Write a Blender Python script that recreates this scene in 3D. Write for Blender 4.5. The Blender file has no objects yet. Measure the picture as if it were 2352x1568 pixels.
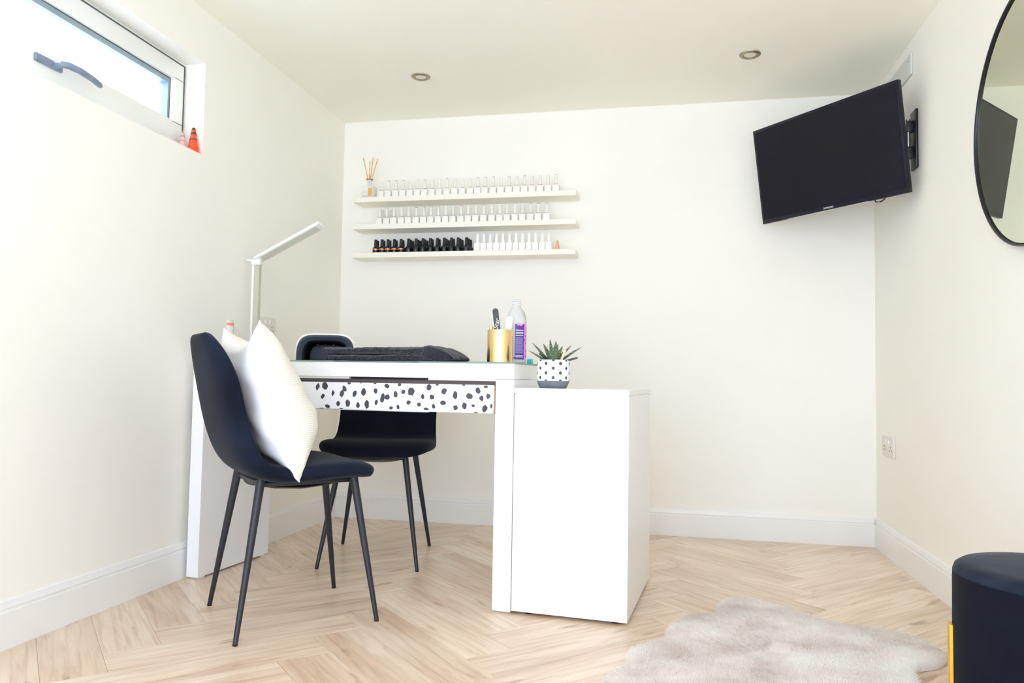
import bpy, bmesh, math, random
from mathutils import Vector, Matrix, noise
random.seed(7)
S = bpy.context.scene
COL = S.collection
PI = math.pi

# ------------------------------------------------------------------ camera
FPX, YAW, PITCH, ROLL = 1736.9, -0.2036, 0.0505, 0.01663
XL, XR, YB, ZC = -1.674, 0.910, 3.676, 2.065          # skirting faces, ceiling
YF = -1.00                                             # wall behind the camera
CAM = Vector((0, 0, 0.72))
fwd = Vector((math.sin(YAW)*math.cos(PITCH), math.cos(YAW)*math.cos(PITCH), math.sin(PITCH)))
rt0 = Vector((math.cos(YAW), -math.sin(YAW), 0)); up0 = rt0.cross(fwd)
rt = rt0*math.cos(ROLL) + up0*math.sin(ROLL); up = -rt0*math.sin(ROLL) + up0*math.cos(ROLL)
cd = bpy.data.cameras.new('camera'); cam = bpy.data.objects.new('camera', cd); COL.objects.link(cam)
cd.sensor_width = 36; cd.lens = FPX/2352*36; cd.clip_start = 0.02
cam.matrix_world = Matrix(((rt.x, up.x, -fwd.x, CAM.x), (rt.y, up.y, -fwd.y, CAM.y), (rt.z, up.z, -fwd.z, CAM.z), (0, 0, 0, 1)))
S.camera = cam

# ------------------------------------------------------------------ world, light, exposure
W = bpy.data.worlds.new('world'); S.world = W; W.use_nodes = True
bg = W.node_tree.nodes['Background']; bg.inputs[0].default_value = (0.74, 0.87, 1.13, 1); bg.inputs[1].default_value = 2.6
S.view_settings.view_transform = 'Standard'; S.view_settings.look = 'None'
S.view_settings.exposure = 1.13; S.view_settings.gamma = 1; S.view_settings.use_curve_mapping = False
S.cycles.max_bounces = 14; S.cycles.diffuse_bounces = 10; S.cycles.glossy_bounces = 5; S.cycles.transmission_bounces = 8
S.cycles.sample_clamp_indirect = 8
sl = bpy.data.lights.new('bounce_sun', 'SUN'); sl.energy = 9; sl.angle = 0.01; sl.color = (1.0, 0.98, 0.96)  # added sun, brightens the paving so light bounces up to the ceiling
so_ = bpy.data.objects.new('bounce_sun', sl); COL.objects.link(so_); so_.rotation_euler = Vector((0.75, 0.28, 0.75)).to_track_quat('Z', 'Y').to_euler()
def portal(name, loc, rot, sx, sy):
    l = bpy.data.lights.new(name, 'AREA'); l.shape = 'RECTANGLE'; l.size = sx; l.size_y = sy; l.cycles.is_portal = True
    o = bpy.data.objects.new(name, l); COL.objects.link(o); o.location = loc; o.rotation_euler = rot
portal('door_portal', (-0.38, YF - 0.11, 1.0), (-PI/2, 0, PI), 2.3, 1.98)
portal('window_portal', (XL - 0.16, 1.78, 1.70), (0, -PI/2, 0), 0.33, 1.34)

# ------------------------------------------------------------------ materials
def srgb(r, g, b):
    f = lambda c: ((c/255+0.055)/1.055)**2.4 if c > 10 else c/255/12.92
    return (f(r), f(g), f(b), 1)
def mat(name, col, rough=0.5, metal=0, **kw):
    m = bpy.data.materials.new(name); m.use_nodes = True
    p = m.node_tree.nodes['Principled BSDF']
    p.inputs['Base Color'].default_value = col; p.inputs['Roughness'].default_value = rough; p.inputs['Metallic'].default_value = metal
    for k, v in kw.items():
        p.inputs[k.replace('_', ' ')].default_value = v
    return m
def nd(m, t, **kw):
    n = m.node_tree.nodes.new(t)
    for k, v in kw.items():
        if hasattr(n, k) and k not in n.inputs: setattr(n, k, v)
        else: n.inputs[k].default_value = v
    return n
def lk(m, a, b): m.node_tree.links.new(a, b)
def coords(m, kind='Object', scale=(1, 1, 1), rnd=0.0):
    tc = nd(m, 'ShaderNodeTexCoord'); mp = nd(m, 'ShaderNodeMapping'); mp.inputs['Scale'].default_value = scale
    lk(m, tc.outputs[kind], mp.inputs['Vector'])
    if rnd:
        oi = nd(m, 'ShaderNodeObjectInfo'); vm = nd(m, 'ShaderNodeVectorMath', operation='SCALE'); vm.inputs[0].default_value = (rnd, rnd*1.7, rnd*.6)
        lk(m, oi.outputs['Random'], vm.inputs['Scale']); lk(m, vm.outputs[0], mp.inputs['Location'])
    return mp.outputs[0]
def ramp(m, fac, stops):
    r = nd(m, 'ShaderNodeValToRGB'); el = r.color_ramp.elements
    while len(el) < len(stops): el.new(0.5)
    for e, (p, c) in zip(el, stops): e.position = p; e.color = c
    lk(m, fac, r.inputs[0]); return r.outputs[0]
def bump(m, height, strength=0.3, dist=0.002):
    b = nd(m, 'ShaderNodeBump'); b.inputs['Strength'].default_value = strength; b.inputs['Distance'].default_value = dist
    lk(m, height, b.inputs['Height']); lk(m, b.outputs[0], m.node_tree.nodes['Principled BSDF'].inputs['Normal'])
def setcol(m, out): lk(m, out, m.node_tree.nodes['Principled BSDF'].inputs['Base Color'])
def noisy(name, c1, c2, scale, rough=0.5, bumps=0.1, metal=0, sc3=(1, 1, 1), bscale=None, bdist=0.001, **kw):
    m = mat(name, c1, rough, metal, **kw)
    v = coords(m, scale=sc3)
    n = nd(m, 'ShaderNodeTexNoise'); n.inputs['Scale'].default_value = scale; n.inputs['Detail'].default_value = 5; lk(m, v, n.inputs['Vector'])
    setcol(m, ramp(m, n.outputs[0], [(0.3, c1), (0.7, c2)]))
    if bumps:
        n2 = nd(m, 'ShaderNodeTexNoise'); n2.inputs['Scale'].default_value = bscale or scale*3; n2.inputs['Detail'].default_value = 4; lk(m, v, n2.inputs['Vector'])
        bump(m, n2.outputs[0], bumps, bdist)
    return m

M = {}
M['wall'] = noisy('wall_paint', srgb(246, 244, 235), srgb(248, 246, 238), 1.5, 0.75, 0.06, bscale=180)
M['ceiling'] = noisy('ceiling_paint', srgb(249, 247, 235), srgb(250, 248, 237), 1.2, 0.85, 0.05, bscale=160)
M['skirting'] = noisy('skirting_gloss', srgb(240, 239, 236), srgb(243, 242, 239), 3, 0.3, 0.02)
M['upvc'] = noisy('upvc', srgb(242, 244, 240), srgb(245, 246, 243), 2, 0.3, 0.0)
M['lacquer'] = noisy('white_lacquer', srgb(238, 238, 238), srgb(241, 241, 241), 2, 0.28, 0.0)
M['shelf'] = noisy('shelf_white', srgb(244, 240, 226), srgb(246, 242, 230), 2, 0.4, 0.0)
M['outdoor'] = noisy('paving', srgb(206, 212, 220), srgb(216, 222, 230), 3, 0.9, 0.1)
M['subfloor'] = mat('subfloor', srgb(120, 92, 66), 0.9)
M['gasket'] = mat('dark_gasket', srgb(85, 90, 88), 0.6)
M['frame_shade'] = noisy('frame_shade_grey', srgb(140, 158, 168), srgb(155, 172, 182), 8, 0.5, 0)
M['glass'] = mat('clear_glass', (1, 1, 1, 1), 0.0, Transmission_Weight=1.0, IOR=1.02)
M['topglass'] = mat('green_edge_glass', srgb(196, 226, 214), 0.06, Transmission_Weight=0.75, IOR=1.45)
M['steelblue'] = noisy('handle_metal', srgb(120, 134, 156), srgb(150, 164, 186), 25, 0.35, 0.0, metal=0.3)
M['black_metal'] = noisy('black_powder_coat', srgb(22, 24, 34), srgb(30, 33, 45), 60, 0.42, 0.15, bscale=900)
M['velvet'] = noisy('navy_black_velvet', srgb(13, 18, 31), srgb(29, 36, 53), 7, 0.9, 0.25, bscale=500, Specular_IOR_Level=0.15, Sheen_Weight=0.06, Sheen_Roughness=0.35)
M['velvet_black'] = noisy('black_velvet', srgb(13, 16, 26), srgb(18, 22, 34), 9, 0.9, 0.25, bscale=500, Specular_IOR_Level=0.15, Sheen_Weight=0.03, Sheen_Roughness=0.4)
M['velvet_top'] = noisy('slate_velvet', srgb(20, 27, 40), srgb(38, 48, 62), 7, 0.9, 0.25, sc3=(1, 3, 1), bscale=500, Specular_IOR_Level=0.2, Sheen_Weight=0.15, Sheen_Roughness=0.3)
M['gold'] = noisy('brushed_gold', srgb(238, 205, 140), srgb(246, 218, 160), 4, 0.2, 0.08, metal=1, sc3=(1, 1, 0.02), bscale=90)
M['goldleg'] = mat('gold_paint_metal', srgb(236, 176, 60), 0.3, 0.8)
M['screen'] = mat('tv_screen', srgb(13, 12, 28), 0.10, Specular_IOR_Level=0.28)
M['tvplastic'] = noisy('tv_plastic', srgb(20, 20, 34), srgb(25, 25, 40), 30, 0.4, 0, Specular_IOR_Level=0.3)
M['silver'] = mat('silver', srgb(200, 200, 205), 0.25, 0.9)
M['white_plain'] = mat('white_print', srgb(235, 235, 235), 0.5)
M['mirror'] = mat('mirror_silver', srgb(218, 221, 200), 0.0, 1)
M['blackframe'] = mat('black_satin', srgb(24, 22, 32), 0.35)
M['brown'] = noisy('dark_brown', srgb(84, 72, 70), srgb(66, 56, 58), 12, 0.5, 0.1, sc3=(0.3, 4, 4))
M['darkgap'] = mat('gap_shade_dark', srgb(24, 22, 32), 0.6)
M['rawwood'] = noisy('raw_chipboard', srgb(226, 190, 148), srgb(206, 166, 120), 120, 0.8, 0.3)
M['vinyl'] = noisy('white_vinyl', srgb(242, 243, 248), srgb(246, 247, 251), 4, 0.35, 0.03)
M['spot'] = noisy('charcoal_print', srgb(58, 58, 66), srgb(76, 77, 84), 9, 0.5, 0)
M['plug'] = mat('socket_white', srgb(228, 224, 214), 0.35)
M['greyplate'] = mat('grey_plastic_plate', srgb(214, 216, 210), 0.4)
M['hole'] = mat('socket_slot', srgb(80, 70, 60), 0.7)
M['nickel'] = noisy('brushed_nickel', srgb(150, 140, 118), srgb(180, 170, 145), 30, 0.38, 0, metal=0.75)
M['lens'] = mat('downlight_lens', srgb(232, 228, 212), 0.25)
M['cap'] = mat('frosted_cap', srgb(240, 238, 230), 0.22, 0.0)
M['capline'] = mat('cap_grey_rim', srgb(168, 166, 156), 0.4)
M['bottlewhite'] = mat('bottle_white', srgb(246, 244, 238), 0.25)
M['logo'] = mat('grey_logo', srgb(178, 176, 168), 0.5)
for k, c in dict(grey=(128, 126, 118), dark=(62, 60, 52), pink=(214, 148, 140), red=(205, 72, 62), white=(240, 236, 226)).items():
    M['tip_'+k] = mat('tip_'+k, srgb(*c), 0.35)
M['blackgloss'] = mat('black_gloss', srgb(20, 22, 36), 0.18)
M['copper'] = mat('copper_ring', srgb(236, 150, 110), 0.25, 0.7)
M['peach'] = mat('peach', srgb(252, 176, 136), 0.4)
M['orange'] = mat('orange_glass', srgb(250, 84, 40), 0.25)
M['pink'] = mat('pale_pink', srgb(242, 190, 180), 0.35)
M['darkband'] = mat('dark_band', srgb(92, 52, 44), 0.4)
M['coral'] = mat('coral_label', srgb(255, 158, 128), 0.5)
M['softwhite'] = mat('soft_white_plastic', srgb(248, 248, 246), 0.3)
M['clearplastic'] = mat('clear_plastic', srgb(240, 240, 238), 0.12, Transmission_Weight=0.55, IOR=1.2)
M['milky'] = mat('milky_plastic', srgb(246, 246, 244), 0.2, Transmission_Weight=0.25, IOR=1.2)
M['amber'] = mat('amber_liquid', srgb(232, 178, 92), 0.2)
M['reed'] = noisy('reed_wood', srgb(242, 190, 124), srgb(228, 166, 104), 60, 0.6, 0.1, sc3=(5, 5, 1))
M['lampwhite'] = mat('lamp_white', srgb(236, 236, 228), 0.35)
M['lampgrey'] = mat('lamp_beige', srgb(196, 192, 174), 0.4)
M['diffuser'] = mat('lamp_diffuser', srgb(214, 214, 200), 0.4)
M['uvshell'] = mat('uv_grey_shell', srgb(58, 66, 82), 0.45)
M['uvinner'] = mat('uv_dark_inner', srgb(12, 11, 18), 0.35, Specular_IOR_Level=0.3)
M['led'] = mat('led_cup', srgb(210, 204, 200), 0.15, 0.9)
M['purple'] = mat('purple_label', srgb(84, 48, 150), 0.4)
M['labelpink'] = mat('pink_label', srgb(240, 150, 215), 0.4)
M['lilac'] = mat('lilac_print', srgb(190, 175, 225), 0.4)
M['turq'] = mat('turquoise_plastic', srgb(50, 218, 222), 0.3)
M['file'] = noisy('nail_file_grit', srgb(62, 64, 66), srgb(96, 98, 98), 300, 0.9, 0.5, bscale=900)
M['concrete'] = noisy('grey_cement', srgb(98, 101, 112), srgb(122, 124, 132), 30, 0.8, 0.3, bscale=120)
M['soil'] = noisy('potting_soil', srgb(60, 50, 42), srgb(90, 76, 62), 90, 0.95, 0.6)
M['twig'] = noisy('pale_stick', srgb(250, 216, 180), srgb(238, 196, 154), 40, 0.7, 0.1)

# speckled pot
m = M['potspeck'] = mat('speckled_glaze', srgb(244, 246, 250), 0.35)
v = nd(m, 'ShaderNodeTexVoronoi'); v.inputs['Scale'].default_value = 330; lk(m, coords(m), v.inputs['Vector'])
setcol(m, ramp(m, v.outputs['Distance'], [(0.16, srgb(128, 142, 150)), (0.26, srgb(244, 246, 250))]))
# haworthia leaf: dark green with pale raised bands along the leaf (object z = length)
m = M['leaf'] = mat('zebra_leaf', srgb(60, 90, 60), 0.5)
cv = coords(m, 'Generated')
wv = nd(m, 'ShaderNodeTexWave'); wv.bands_direction = 'Z'; wv.inputs['Scale'].default_value = 5.2; wv.inputs['Distortion'].default_value = 3.0; wv.inputs['Detail'].default_value = 2
lk(m, cv, wv.inputs['Vector']); setcol(m, ramp(m, wv.outputs[0], [(0.45, srgb(48, 74, 52)), (0.72, srgb(84, 112, 78)), (0.9, srgb(168, 186, 150))])); bump(m, wv.outputs[0], 0.5, 0.001)
M['leafdark'] = noisy('old_leaf', srgb(50, 68, 56), srgb(72, 92, 72), 60, 0.5, 0.3, bscale=200)
# terry towel
m = M['towel'] = mat('black_terry', srgb(30, 33, 46), 0.95, Sheen_Weight=0.3)
v = nd(m, 'ShaderNodeTexVoronoi'); v.inputs['Scale'].default_value = 260; lk(m, coords(m), v.inputs['Vector'])
setcol(m, ramp(m, v.outputs['Distance'], [(0.0, srgb(40, 45, 64)), (0.8, srgb(10, 12, 22))])); bump(m, v.outputs['Distance'], 0.9, 0.004)
# cushion covers
m = M['cush_smooth'] = noisy('cushion_cotton', srgb(246, 245, 243), srgb(249, 248, 247), 4, 0.9, 0.25, bscale=14, bdist=0.01)
m = M['cush_rib'] = mat('cushion_ribbed_cream', srgb(246, 243, 230), 0.9)
wv = nd(m, 'ShaderNodeTexWave'); wv.bands_direction = 'Z'; wv.inputs['Scale'].default_value = 62; wv.inputs['Distortion'].default_value = 1.2; wv.inputs['Detail'].default_value = 1
lk(m, coords(m), wv.inputs['Vector']); setcol(m, ramp(m, wv.outputs[0], [(0.0, srgb(241, 238, 224)), (0.6, srgb(249, 247, 238))])); bump(m, wv.outputs[0], 0.45, 0.002)
# rug fur
m = M['fur'] = mat('sheepskin', srgb(226, 218, 212), 1.0, Sheen_Weight=0.3)
n = nd(m, 'ShaderNodeTexNoise'); n.inputs['Scale'].default_value = 5; n.inputs['Detail'].default_value = 5; n.inputs['Roughness'].default_value = 0.55; lk(m, coords(m, scale=(1, 1.3, 1)), n.inputs['Vector'])
setcol(m, ramp(m, n.outputs[0], [(0.3, srgb(202, 186, 176)), (0.42, srgb(221, 210, 202)), (0.56, srgb(233, 226, 219)), (0.7, srgb(242, 239, 233))]))
n2 = nd(m, 'ShaderNodeTexNoise'); n2.inputs['Scale'].default_value = 90; n2.inputs['Detail'].default_value = 4; lk(m, coords(m, scale=(1, 2, 1)), n2.inputs['Vector']); bump(m, n2.outputs[0], 0.5, 0.006)
# oak planks
m = M['oak'] = mat('oak_plank', srgb(214, 184, 150), 0.30)
cv = coords(m, scale=(1, 1, 1), rnd=9.0)
def mp2(sc):
    a = nd(m, 'ShaderNodeMapping'); a.inputs['Scale'].default_value = sc; lk(m, cv, a.inputs['Vector']); return a.outputs[0]
big = nd(m, 'ShaderNodeTexNoise'); big.inputs['Scale'].default_value = 1; big.inputs['Detail'].default_value = 3; lk(m, mp2((2.2, 9, 1)), big.inputs['Vector'])
gr = nd(m, 'ShaderNodeTexNoise'); gr.inputs['Scale'].default_value = 1; gr.inputs['Detail'].default_value = 8; gr.inputs['Roughness'].default_value = 0.62; gr.inputs['Distortion'].default_value = 0.6; lk(m, mp2((4, 60, 1)), gr.inputs['Vector'])
rings = nd(m, 'ShaderNodeTexWave'); rings.wave_type = 'BANDS'; rings.bands_direction = 'Y'; rings.inputs['Scale'].default_value = 6; rings.inputs['Distortion'].default_value = 14; rings.inputs['Detail'].default_value = 3; rings.inputs['Detail Scale'].default_value = 0.6
lk(m, mp2((0.35, 1.6, 1)), rings.inputs['Vector'])
knot = nd(m, 'ShaderNodeTexNoise'); knot.inputs['Scale'].default_value = 1; knot.inputs['Detail'].default_value = 2; lk(m, mp2((5, 20, 1)), knot.inputs['Vector'])
c0 = ramp(m, big.outputs[0], [(0.3, srgb(216, 190, 164)), (0.5, srgb(232, 211, 188)), (0.7, srgb(242, 227, 208))])
def mixc(a, b, facout, mode='MULTIPLY', f=1.0):
    x = nd(m, 'ShaderNodeMix'); x.data_type = 'RGBA'; x.blend_type = mode
    if facout is None: x.inputs[0].default_value = f
    else: lk(m, facout, x.inputs[0])
    lk(m, a, x.inputs[6])
    lk(m, b, x.inputs[7]); return x.outputs[2]
g1 = ramp(m, gr.outputs[0], [(0.30, (0.80, 0.75, 0.70, 1)), (0.52, (1, 1, 1, 1))])
g2 = ramp(m, rings.outputs[0], [(0.0, (0.93, 0.915, 0.90, 1)), (0.35, (1, 1, 1, 1))])
g3 = ramp(m, knot.outputs[0], [(0.24, (0.62, 0.52, 0.46, 1)), (0.34, (1, 1, 1, 1))])
oi = nd(m, 'ShaderNodeObjectInfo'); g4 = ramp(m, oi.outputs['Random'], [(0.0, (0.93, 0.91, 0.89, 1)), (1.0, (1.05, 1.04, 1.03, 1))])
c = mixc(c0, g1, None); c = mixc(c, g2, None); c = mixc(c, g3, None); c = mixc(c, g4, None); setcol(m, c)
bump(m, gr.outputs[0], 0.12, 0.0008)

# ------------------------------------------------------------------ mesh helpers
def bm_new(): return bmesh.new()
def add_box(bm, lo, hi, bev=0.0, seg=2, mi=0):
    b2 = bmesh.new(); bmesh.ops.create_cube(b2, size=1)
    for v in b2.verts:
        v.co = Vector([(lo[i]+hi[i])/2 + v.co[i]*(hi[i]-lo[i]) for i in range(3)])
    if bev: bmesh.ops.bevel(b2, geom=b2.edges[:], offset=bev, segments=seg, affect='EDGES', profile=0.5)
    for f in b2.faces: f.material_index = mi
    merge(bm, b2)
def merge(bm, b2, mx=None):
    if mx is not None: bmesh.ops.transform(b2, matrix=mx, verts=b2.verts[:])
    vm = {v: bm.verts.new(v.co) for v in b2.verts}
    for f in b2.faces:
        try:
            nf = bm.faces.new([vm[v] for v in f.verts]); nf.material_index = f.material_index; nf.smooth = f.smooth
        except ValueError: pass
    b2.free()
def add_lathe(bm, prof, n=24, c=(0, 0), mi=0, cap=True):
    rings = []
    for r, z in prof:
        rings.append([bm.verts.new((c[0]+r*math.cos(2*PI*i/n), c[1]+r*math.sin(2*PI*i/n), z)) for i in range(n)])
    for a, b in zip(rings, rings[1:]):
        for i in range(n):
            f = bm.faces.new((a[i], a[(i+1) % n], b[(i+1) % n], b[i])); f.material_index = mi
    if cap:
        f = bm.faces.new(rings[0][::-1]); f.material_index = mi
        f = bm.faces.new(rings[-1]); f.material_index = mi
def add_tube(bm, pts, rad, n=12, mi=0, flat=1.0):
    pts = [Vector(p) for p in pts]
    if not isinstance(rad, (list, tuple)): rad = [rad]*len(pts)
    rings = []; ref = Vector((0, 0, 1))
    d0 = (pts[1]-pts[0]).normalized()
    if abs(d0.dot(ref)) > 0.9: ref = Vector((1, 0, 0))
    for i, p in enumerate(pts):
        d = (pts[min(i+1, len(pts)-1)] - pts[max(i-1, 0)]).normalized()
        a = d.cross(ref).normalized(); b = d.cross(a).normalized()
        rings.append([bm.verts.new(p + a*rad[i]*math.cos(2*PI*k/n) + b*rad[i]*flat*math.sin(2*PI*k/n)) for k in range(n)])
    for a, b in zip(rings, rings[1:]):
        for i in range(n):
            f = bm.faces.new((a[i], a[(i+1) % n], b[(i+1) % n], b[i])); f.material_index = mi
    bm.faces.new(rings[0][::-1]).material_index = mi; bm.faces.new(rings[-1]).material_index = mi
def add_prism(bm, poly, z0, z1, mi=0):
    a = [bm.verts.new((x, y, z0)) for x, y in poly]; b = [bm.verts.new((x, y, z1)) for x, y in poly]
    n = len(poly)
    bm.faces.new(a[::-1]).material_index = mi; bm.faces.new(b).material_index = mi
    for i in range(n): bm.faces.new((a[i], a[(i+1) % n], b[(i+1) % n], b[i])).material_index = mi
def obj(name, bm, mats, parent=None, smooth=False, loc=None, rot=None):
    me = bpy.data.meshes.new(name)
    bmesh.ops.recalc_face_normals(bm, faces=bm.faces[:])
    bm.to_mesh(me); bm.free()
    for mm in (mats if isinstance(mats, (list, tuple)) else [mats]): me.materials.append(M[mm])
    if smooth:
        me.polygons.foreach_set('use_smooth', [True]*len(me.polygons))
        try: me.set_sharp_from_angle(angle=math.radians(38))
        except Exception: pass
    o = bpy.data.objects.new(name, me); COL.objects.link(o)
    if parent: o.parent = parent
    if loc: o.location = loc
    if rot: o.rotation_euler = rot
    return o
def box(name, lo, hi, mm, parent=None, bev=0.0, seg=2):
    b = bm_new(); add_box(b, lo, hi, bev, seg); return obj(name, b, mm, parent, smooth=bev > 0)
def tag(o, label=None, cat=None, group=None, kind=None):
    if label: o['label'] = label
    if cat: o['category'] = cat
    if group: o['group'] = group
    if kind: o['kind'] = kind
    return o
def thing(name, label, cat, loc=(0, 0, 0), rz=0, group=None):
    o = bpy.data.objects.new(name, None); COL.objects.link(o); o.empty_display_size = 0.05
    o.location = loc; o.rotation_euler = (0, 0, rz); return tag(o, label, cat, group)
def struct(name, bm, mm, label=None): return tag(obj(name, bm, mm), label, kind='structure')
def text(name, s, size, loc, rot, mm, parent, ext=0.0004, shear=0):
    c = bpy.data.curves.new(name, 'FONT'); c.body = s; c.size = size; c.align_x = 'CENTER'; c.align_y = 'CENTER'; c.extrude = ext; c.shear = shear
    t = bpy.data.objects.new(name, c); COL.objects.link(t)
    dg = bpy.context.evaluated_depsgraph_get(); me = bpy.data.meshes.new_from_object(t.evaluated_get(dg)); bpy.data.objects.remove(t)
    me.materials.clear(); me.materials.append(M[mm])
    o = bpy.data.objects.new(name, me); COL.objects.link(o); o.parent = parent; o.location = loc; o.rotation_euler = rot
    return o

# ------------------------------------------------------------------ room shell
WX0, WX1, WY1 = XL-0.012, XR+0.012, YB+0.012          # plaster faces
WT = 0.14
SILL, WTOP, WYR, WYL = 1.527, 1.872, 2.462, 1.10       # window opening
b = bm_new()
add_box(b, (WX0-WT, YF, 0), (WX0, WYL, ZC)); add_box(b, (WX0-WT, WYR, 0), (WX0, WY1, ZC))
add_box(b, (WX0-WT, WYL, 0), (WX0, WYR, SILL)); add_box(b, (WX0-WT, WYL, WTOP), (WX0, WYR, ZC))
struct('wall_left', b, 'wall')
b = bm_new(); add_box(b, (WX0-WT, WY1, -0.01), (WX1+WT, WY1+WT, ZC)); struct('wall_back', b, 'wall')
b = bm_new(); add_box(b, (WX1, YF, -0.01), (WX1+WT, WY1, ZC)); struct('wall_right', b, 'wall')
DX0, DX1, DZ = -1.53, 0.77, 1.98                        # opening of the garden doors behind the camera
b = bm_new(); add_box(b, (WX0-WT, YF-0.1, -0.01), (DX0, YF, ZC)); add_box(b, (DX1, YF-0.1, -0.01), (WX1+WT, YF, ZC)); add_box(b, (DX0, YF-0.1, DZ), (DX1, YF, ZC))
struct('wall_front', b, 'wall')
b = bm_new(); add_box(b, (WX0-WT, YF-0.1, ZC), (WX1+WT, WY1+WT, ZC+0.1)); struct('ceiling', b, 'ceiling')
b = bm_new(); add_box(b, (-14, -14, -0.14), (14, 16, -0.09)); struct('ground', b, 'outdoor')
# garden door frame standing open behind the camera
d = thing('door_1', None, None); d['kind'] = 'structure'
b = bm_new()
for x in (DX0+0.03, DX1-0.03): add_box(b, (x-0.03, YF-0.09, 0), (x+0.03, YF-0.03, DZ), 0.004)
add_box(b, (DX0+0.06, YF-0.09, DZ-0.06), (DX1-0.06, YF-0.03, DZ), 0.004); obj('door_frame', b, 'upvc', d)

# skirting boards with a moulded top
def skirting(name, a, c, nrm):
    a = Vector(a); c = Vector(c); nrm = Vector(nrm)
    prof = [(0, 0), (0, 0.096), (0.003, 0.0985), (0.003, 0.103), (0.001, 0.106), (0.006, 0.124), (0.012, 0.126), (0.012, 0)]
    b = bm_new(); ends = []
    for p in (a, c): ends.append([b.verts.new((p.x-nrm.x*q, p.y-nrm.y*q, z)) for q, z in prof])
    n = len(prof)
    b.faces.new(ends[0]); b.faces.new(ends[1][::-1])
    for i in range(n): b.faces.new((ends[0][i], ends[0][(i+1) % n], ends[1][(i+1) % n], ends[1][i]))
    return struct(name, b, 'skirting')
skirting('baseboard_left', (XL, YF, 0), (XL, YB, 0), (1, 0))
skirting('baseboard_back', (XL, YB, 0), (XR, YB, 0), (0, -1))
skirting('baseboard_right', (XR, YF, 0), (XR, YB, 0), (-1, 0))

# ------------------------------------------------------------------ herringbone floor, every plank a part
b = bm_new(); add_box(b, (WX0-WT, YF-0.1, -0.09), (WX1+WT, WY1+WT, -0.0025)); floor = struct('floor', b, 'subfloor', 'pale oak herringbone plank floor')
PL, PW, HX, HY = 0.645, 0.14, -1.318, 1.432
R2 = math.sqrt(2)
def clip(poly, x0, x1, y0, y1):
    for ax, val, sg in ((0, x0, 1), (0, x1, -1), (1, y0, 1), (1, y1, -1)):
        out = []
        for i in range(len(poly)):
            p, q = poly[i], poly[(i+1) % len(poly)]
            dp, dq = (p[ax]-val)*sg, (q[ax]-val)*sg
            if dp >= 0: out.append(p)
            if dp*dq < 0:
                t = dp/(dp-dq); out.append((p[0]+(q[0]-p[0])*t, p[1]+(q[1]-p[1])*t))
        poly = out
        if len(poly) < 3: return []
    return poly
def plank_mesh(poly):
    cx = sum(p[0] for p in poly)/len(poly); cy = sum(p[1] for p in poly)/len(poly)
    def inset(e):
        o = []
        for x, y in poly:
            dx, dy = cx-x, cy-y; L = math.hypot(dx, dy) or 1
            o.append((x+dx/L*e, y+dy/L*e))
        return o
    me = bmesh.new()
    rs = [[me.verts.new((x, y, z)) for x, y in inset(e)] for e, z in ((0.0006, -0.0025), (0.0006, -0.0006), (0.0020, 0.0))]
    n = len(poly); me.faces.new(rs[2])
    for A, B in zip(rs, rs[1:]):
        for i in range(n): me.faces.new((A[i], A[(i+1) % n], B[(i+1) % n], B[i]))
    bmesh.ops.recalc_face_normals(me, faces=me.faces[:])
    mesh = bpy.data.meshes.new('plank'); me.to_mesh(mesh); me.free(); mesh.materials.append(M['oak']); return mesh
full = plank_mesh([(-PL/2, -PW/2), (PL/2, -PW/2), (PL/2, PW/2), (-PL/2, PW/2)])
def lay(cx, cy, ang):
    # cx, cy centre in room space, ang the plank direction
    ca, sa = math.cos(ang), math.sin(ang)
    pts = [(cx+ca*u-sa*v, cy+sa*u+ca*v) for u, v in ((-PL/2, -PW/2), (PL/2, -PW/2), (PL/2, PW/2), (-PL/2, PW/2))]
    x0, x1, y0, y1 = XL-0.004, XR+0.004, YF, YB+0.004
    if all(x0 <= p[0] <= x1 and y0 <= p[1] <= y1 for p in pts): me = full
    else:
        cl = clip(pts, x0, x1, y0, y1)
        if len(cl) < 3: return
        area = abs(sum(cl[i][0]*cl[(i+1) % len(cl)][1]-cl[(i+1) % len(cl)][0]*cl[i][1] for i in range(len(cl))))/2
        if area < 0.0004: return
        me = plank_mesh([((p[0]-cx)*ca+(p[1]-cy)*sa, -(p[0]-cx)*sa+(p[1]-cy)*ca) for p in cl])
    o = bpy.data.objects.new('plank', me); COL.objects.link(o); o.parent = floor; o.location = (cx, cy, 0); o.rotation_euler = (0, 0, ang)
for mm_ in range(-3, 5):
    for k in range(-30, 30):
        x, y = k*PW+mm_*PL, k*PW-mm_*PL
        for (ux, uy, ang) in ((x+PL/2, y+PW/2, PI/4), (x+PL+PW/2, y+PW-PL/2, 3*PI/4)):
            lay((ux-uy)/R2+HX, (ux+uy)/R2+HY, ang)

# ------------------------------------------------------------------ window
w = thing('window_1', 'high white framed strip window in the left wall', None); w['kind'] = 'structure'
FX = XL-0.088                                            # inner face of the sash
b = bm_new(); add_box(b, (WX0-WT, WYL, SILL-0.004), (WX0-0.085, WYR, SILL+0.03)); add_box(b, (WX0-WT, WYL, WTOP-0.012), (WX0-0.085, WYR, WTOP))
add_box(b, (WX0-WT, WYR-0.012, SILL+0.03), (WX0-0.085, WYR, WTOP-0.012)); add_box(b, (WX0-WT, WYL, SILL+0.03), (WX0-0.085, WYL+0.012, WTOP-0.012)); obj('window_frame', b, 'upvc', w)
GY0, GY1, GZ0, GZ1 = WYL+0.09, 2.385, 1.640, 1.792
b = bm_new()
add_box(b, (FX-0.05, WYL+0.016, SILL+0.006), (FX, WYR-0.016, GZ0), 0.004); add_box(b, (FX-0.05, WYL+0.016, GZ1), (FX, WYR-0.016, WTOP-0.016), 0.004)
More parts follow.
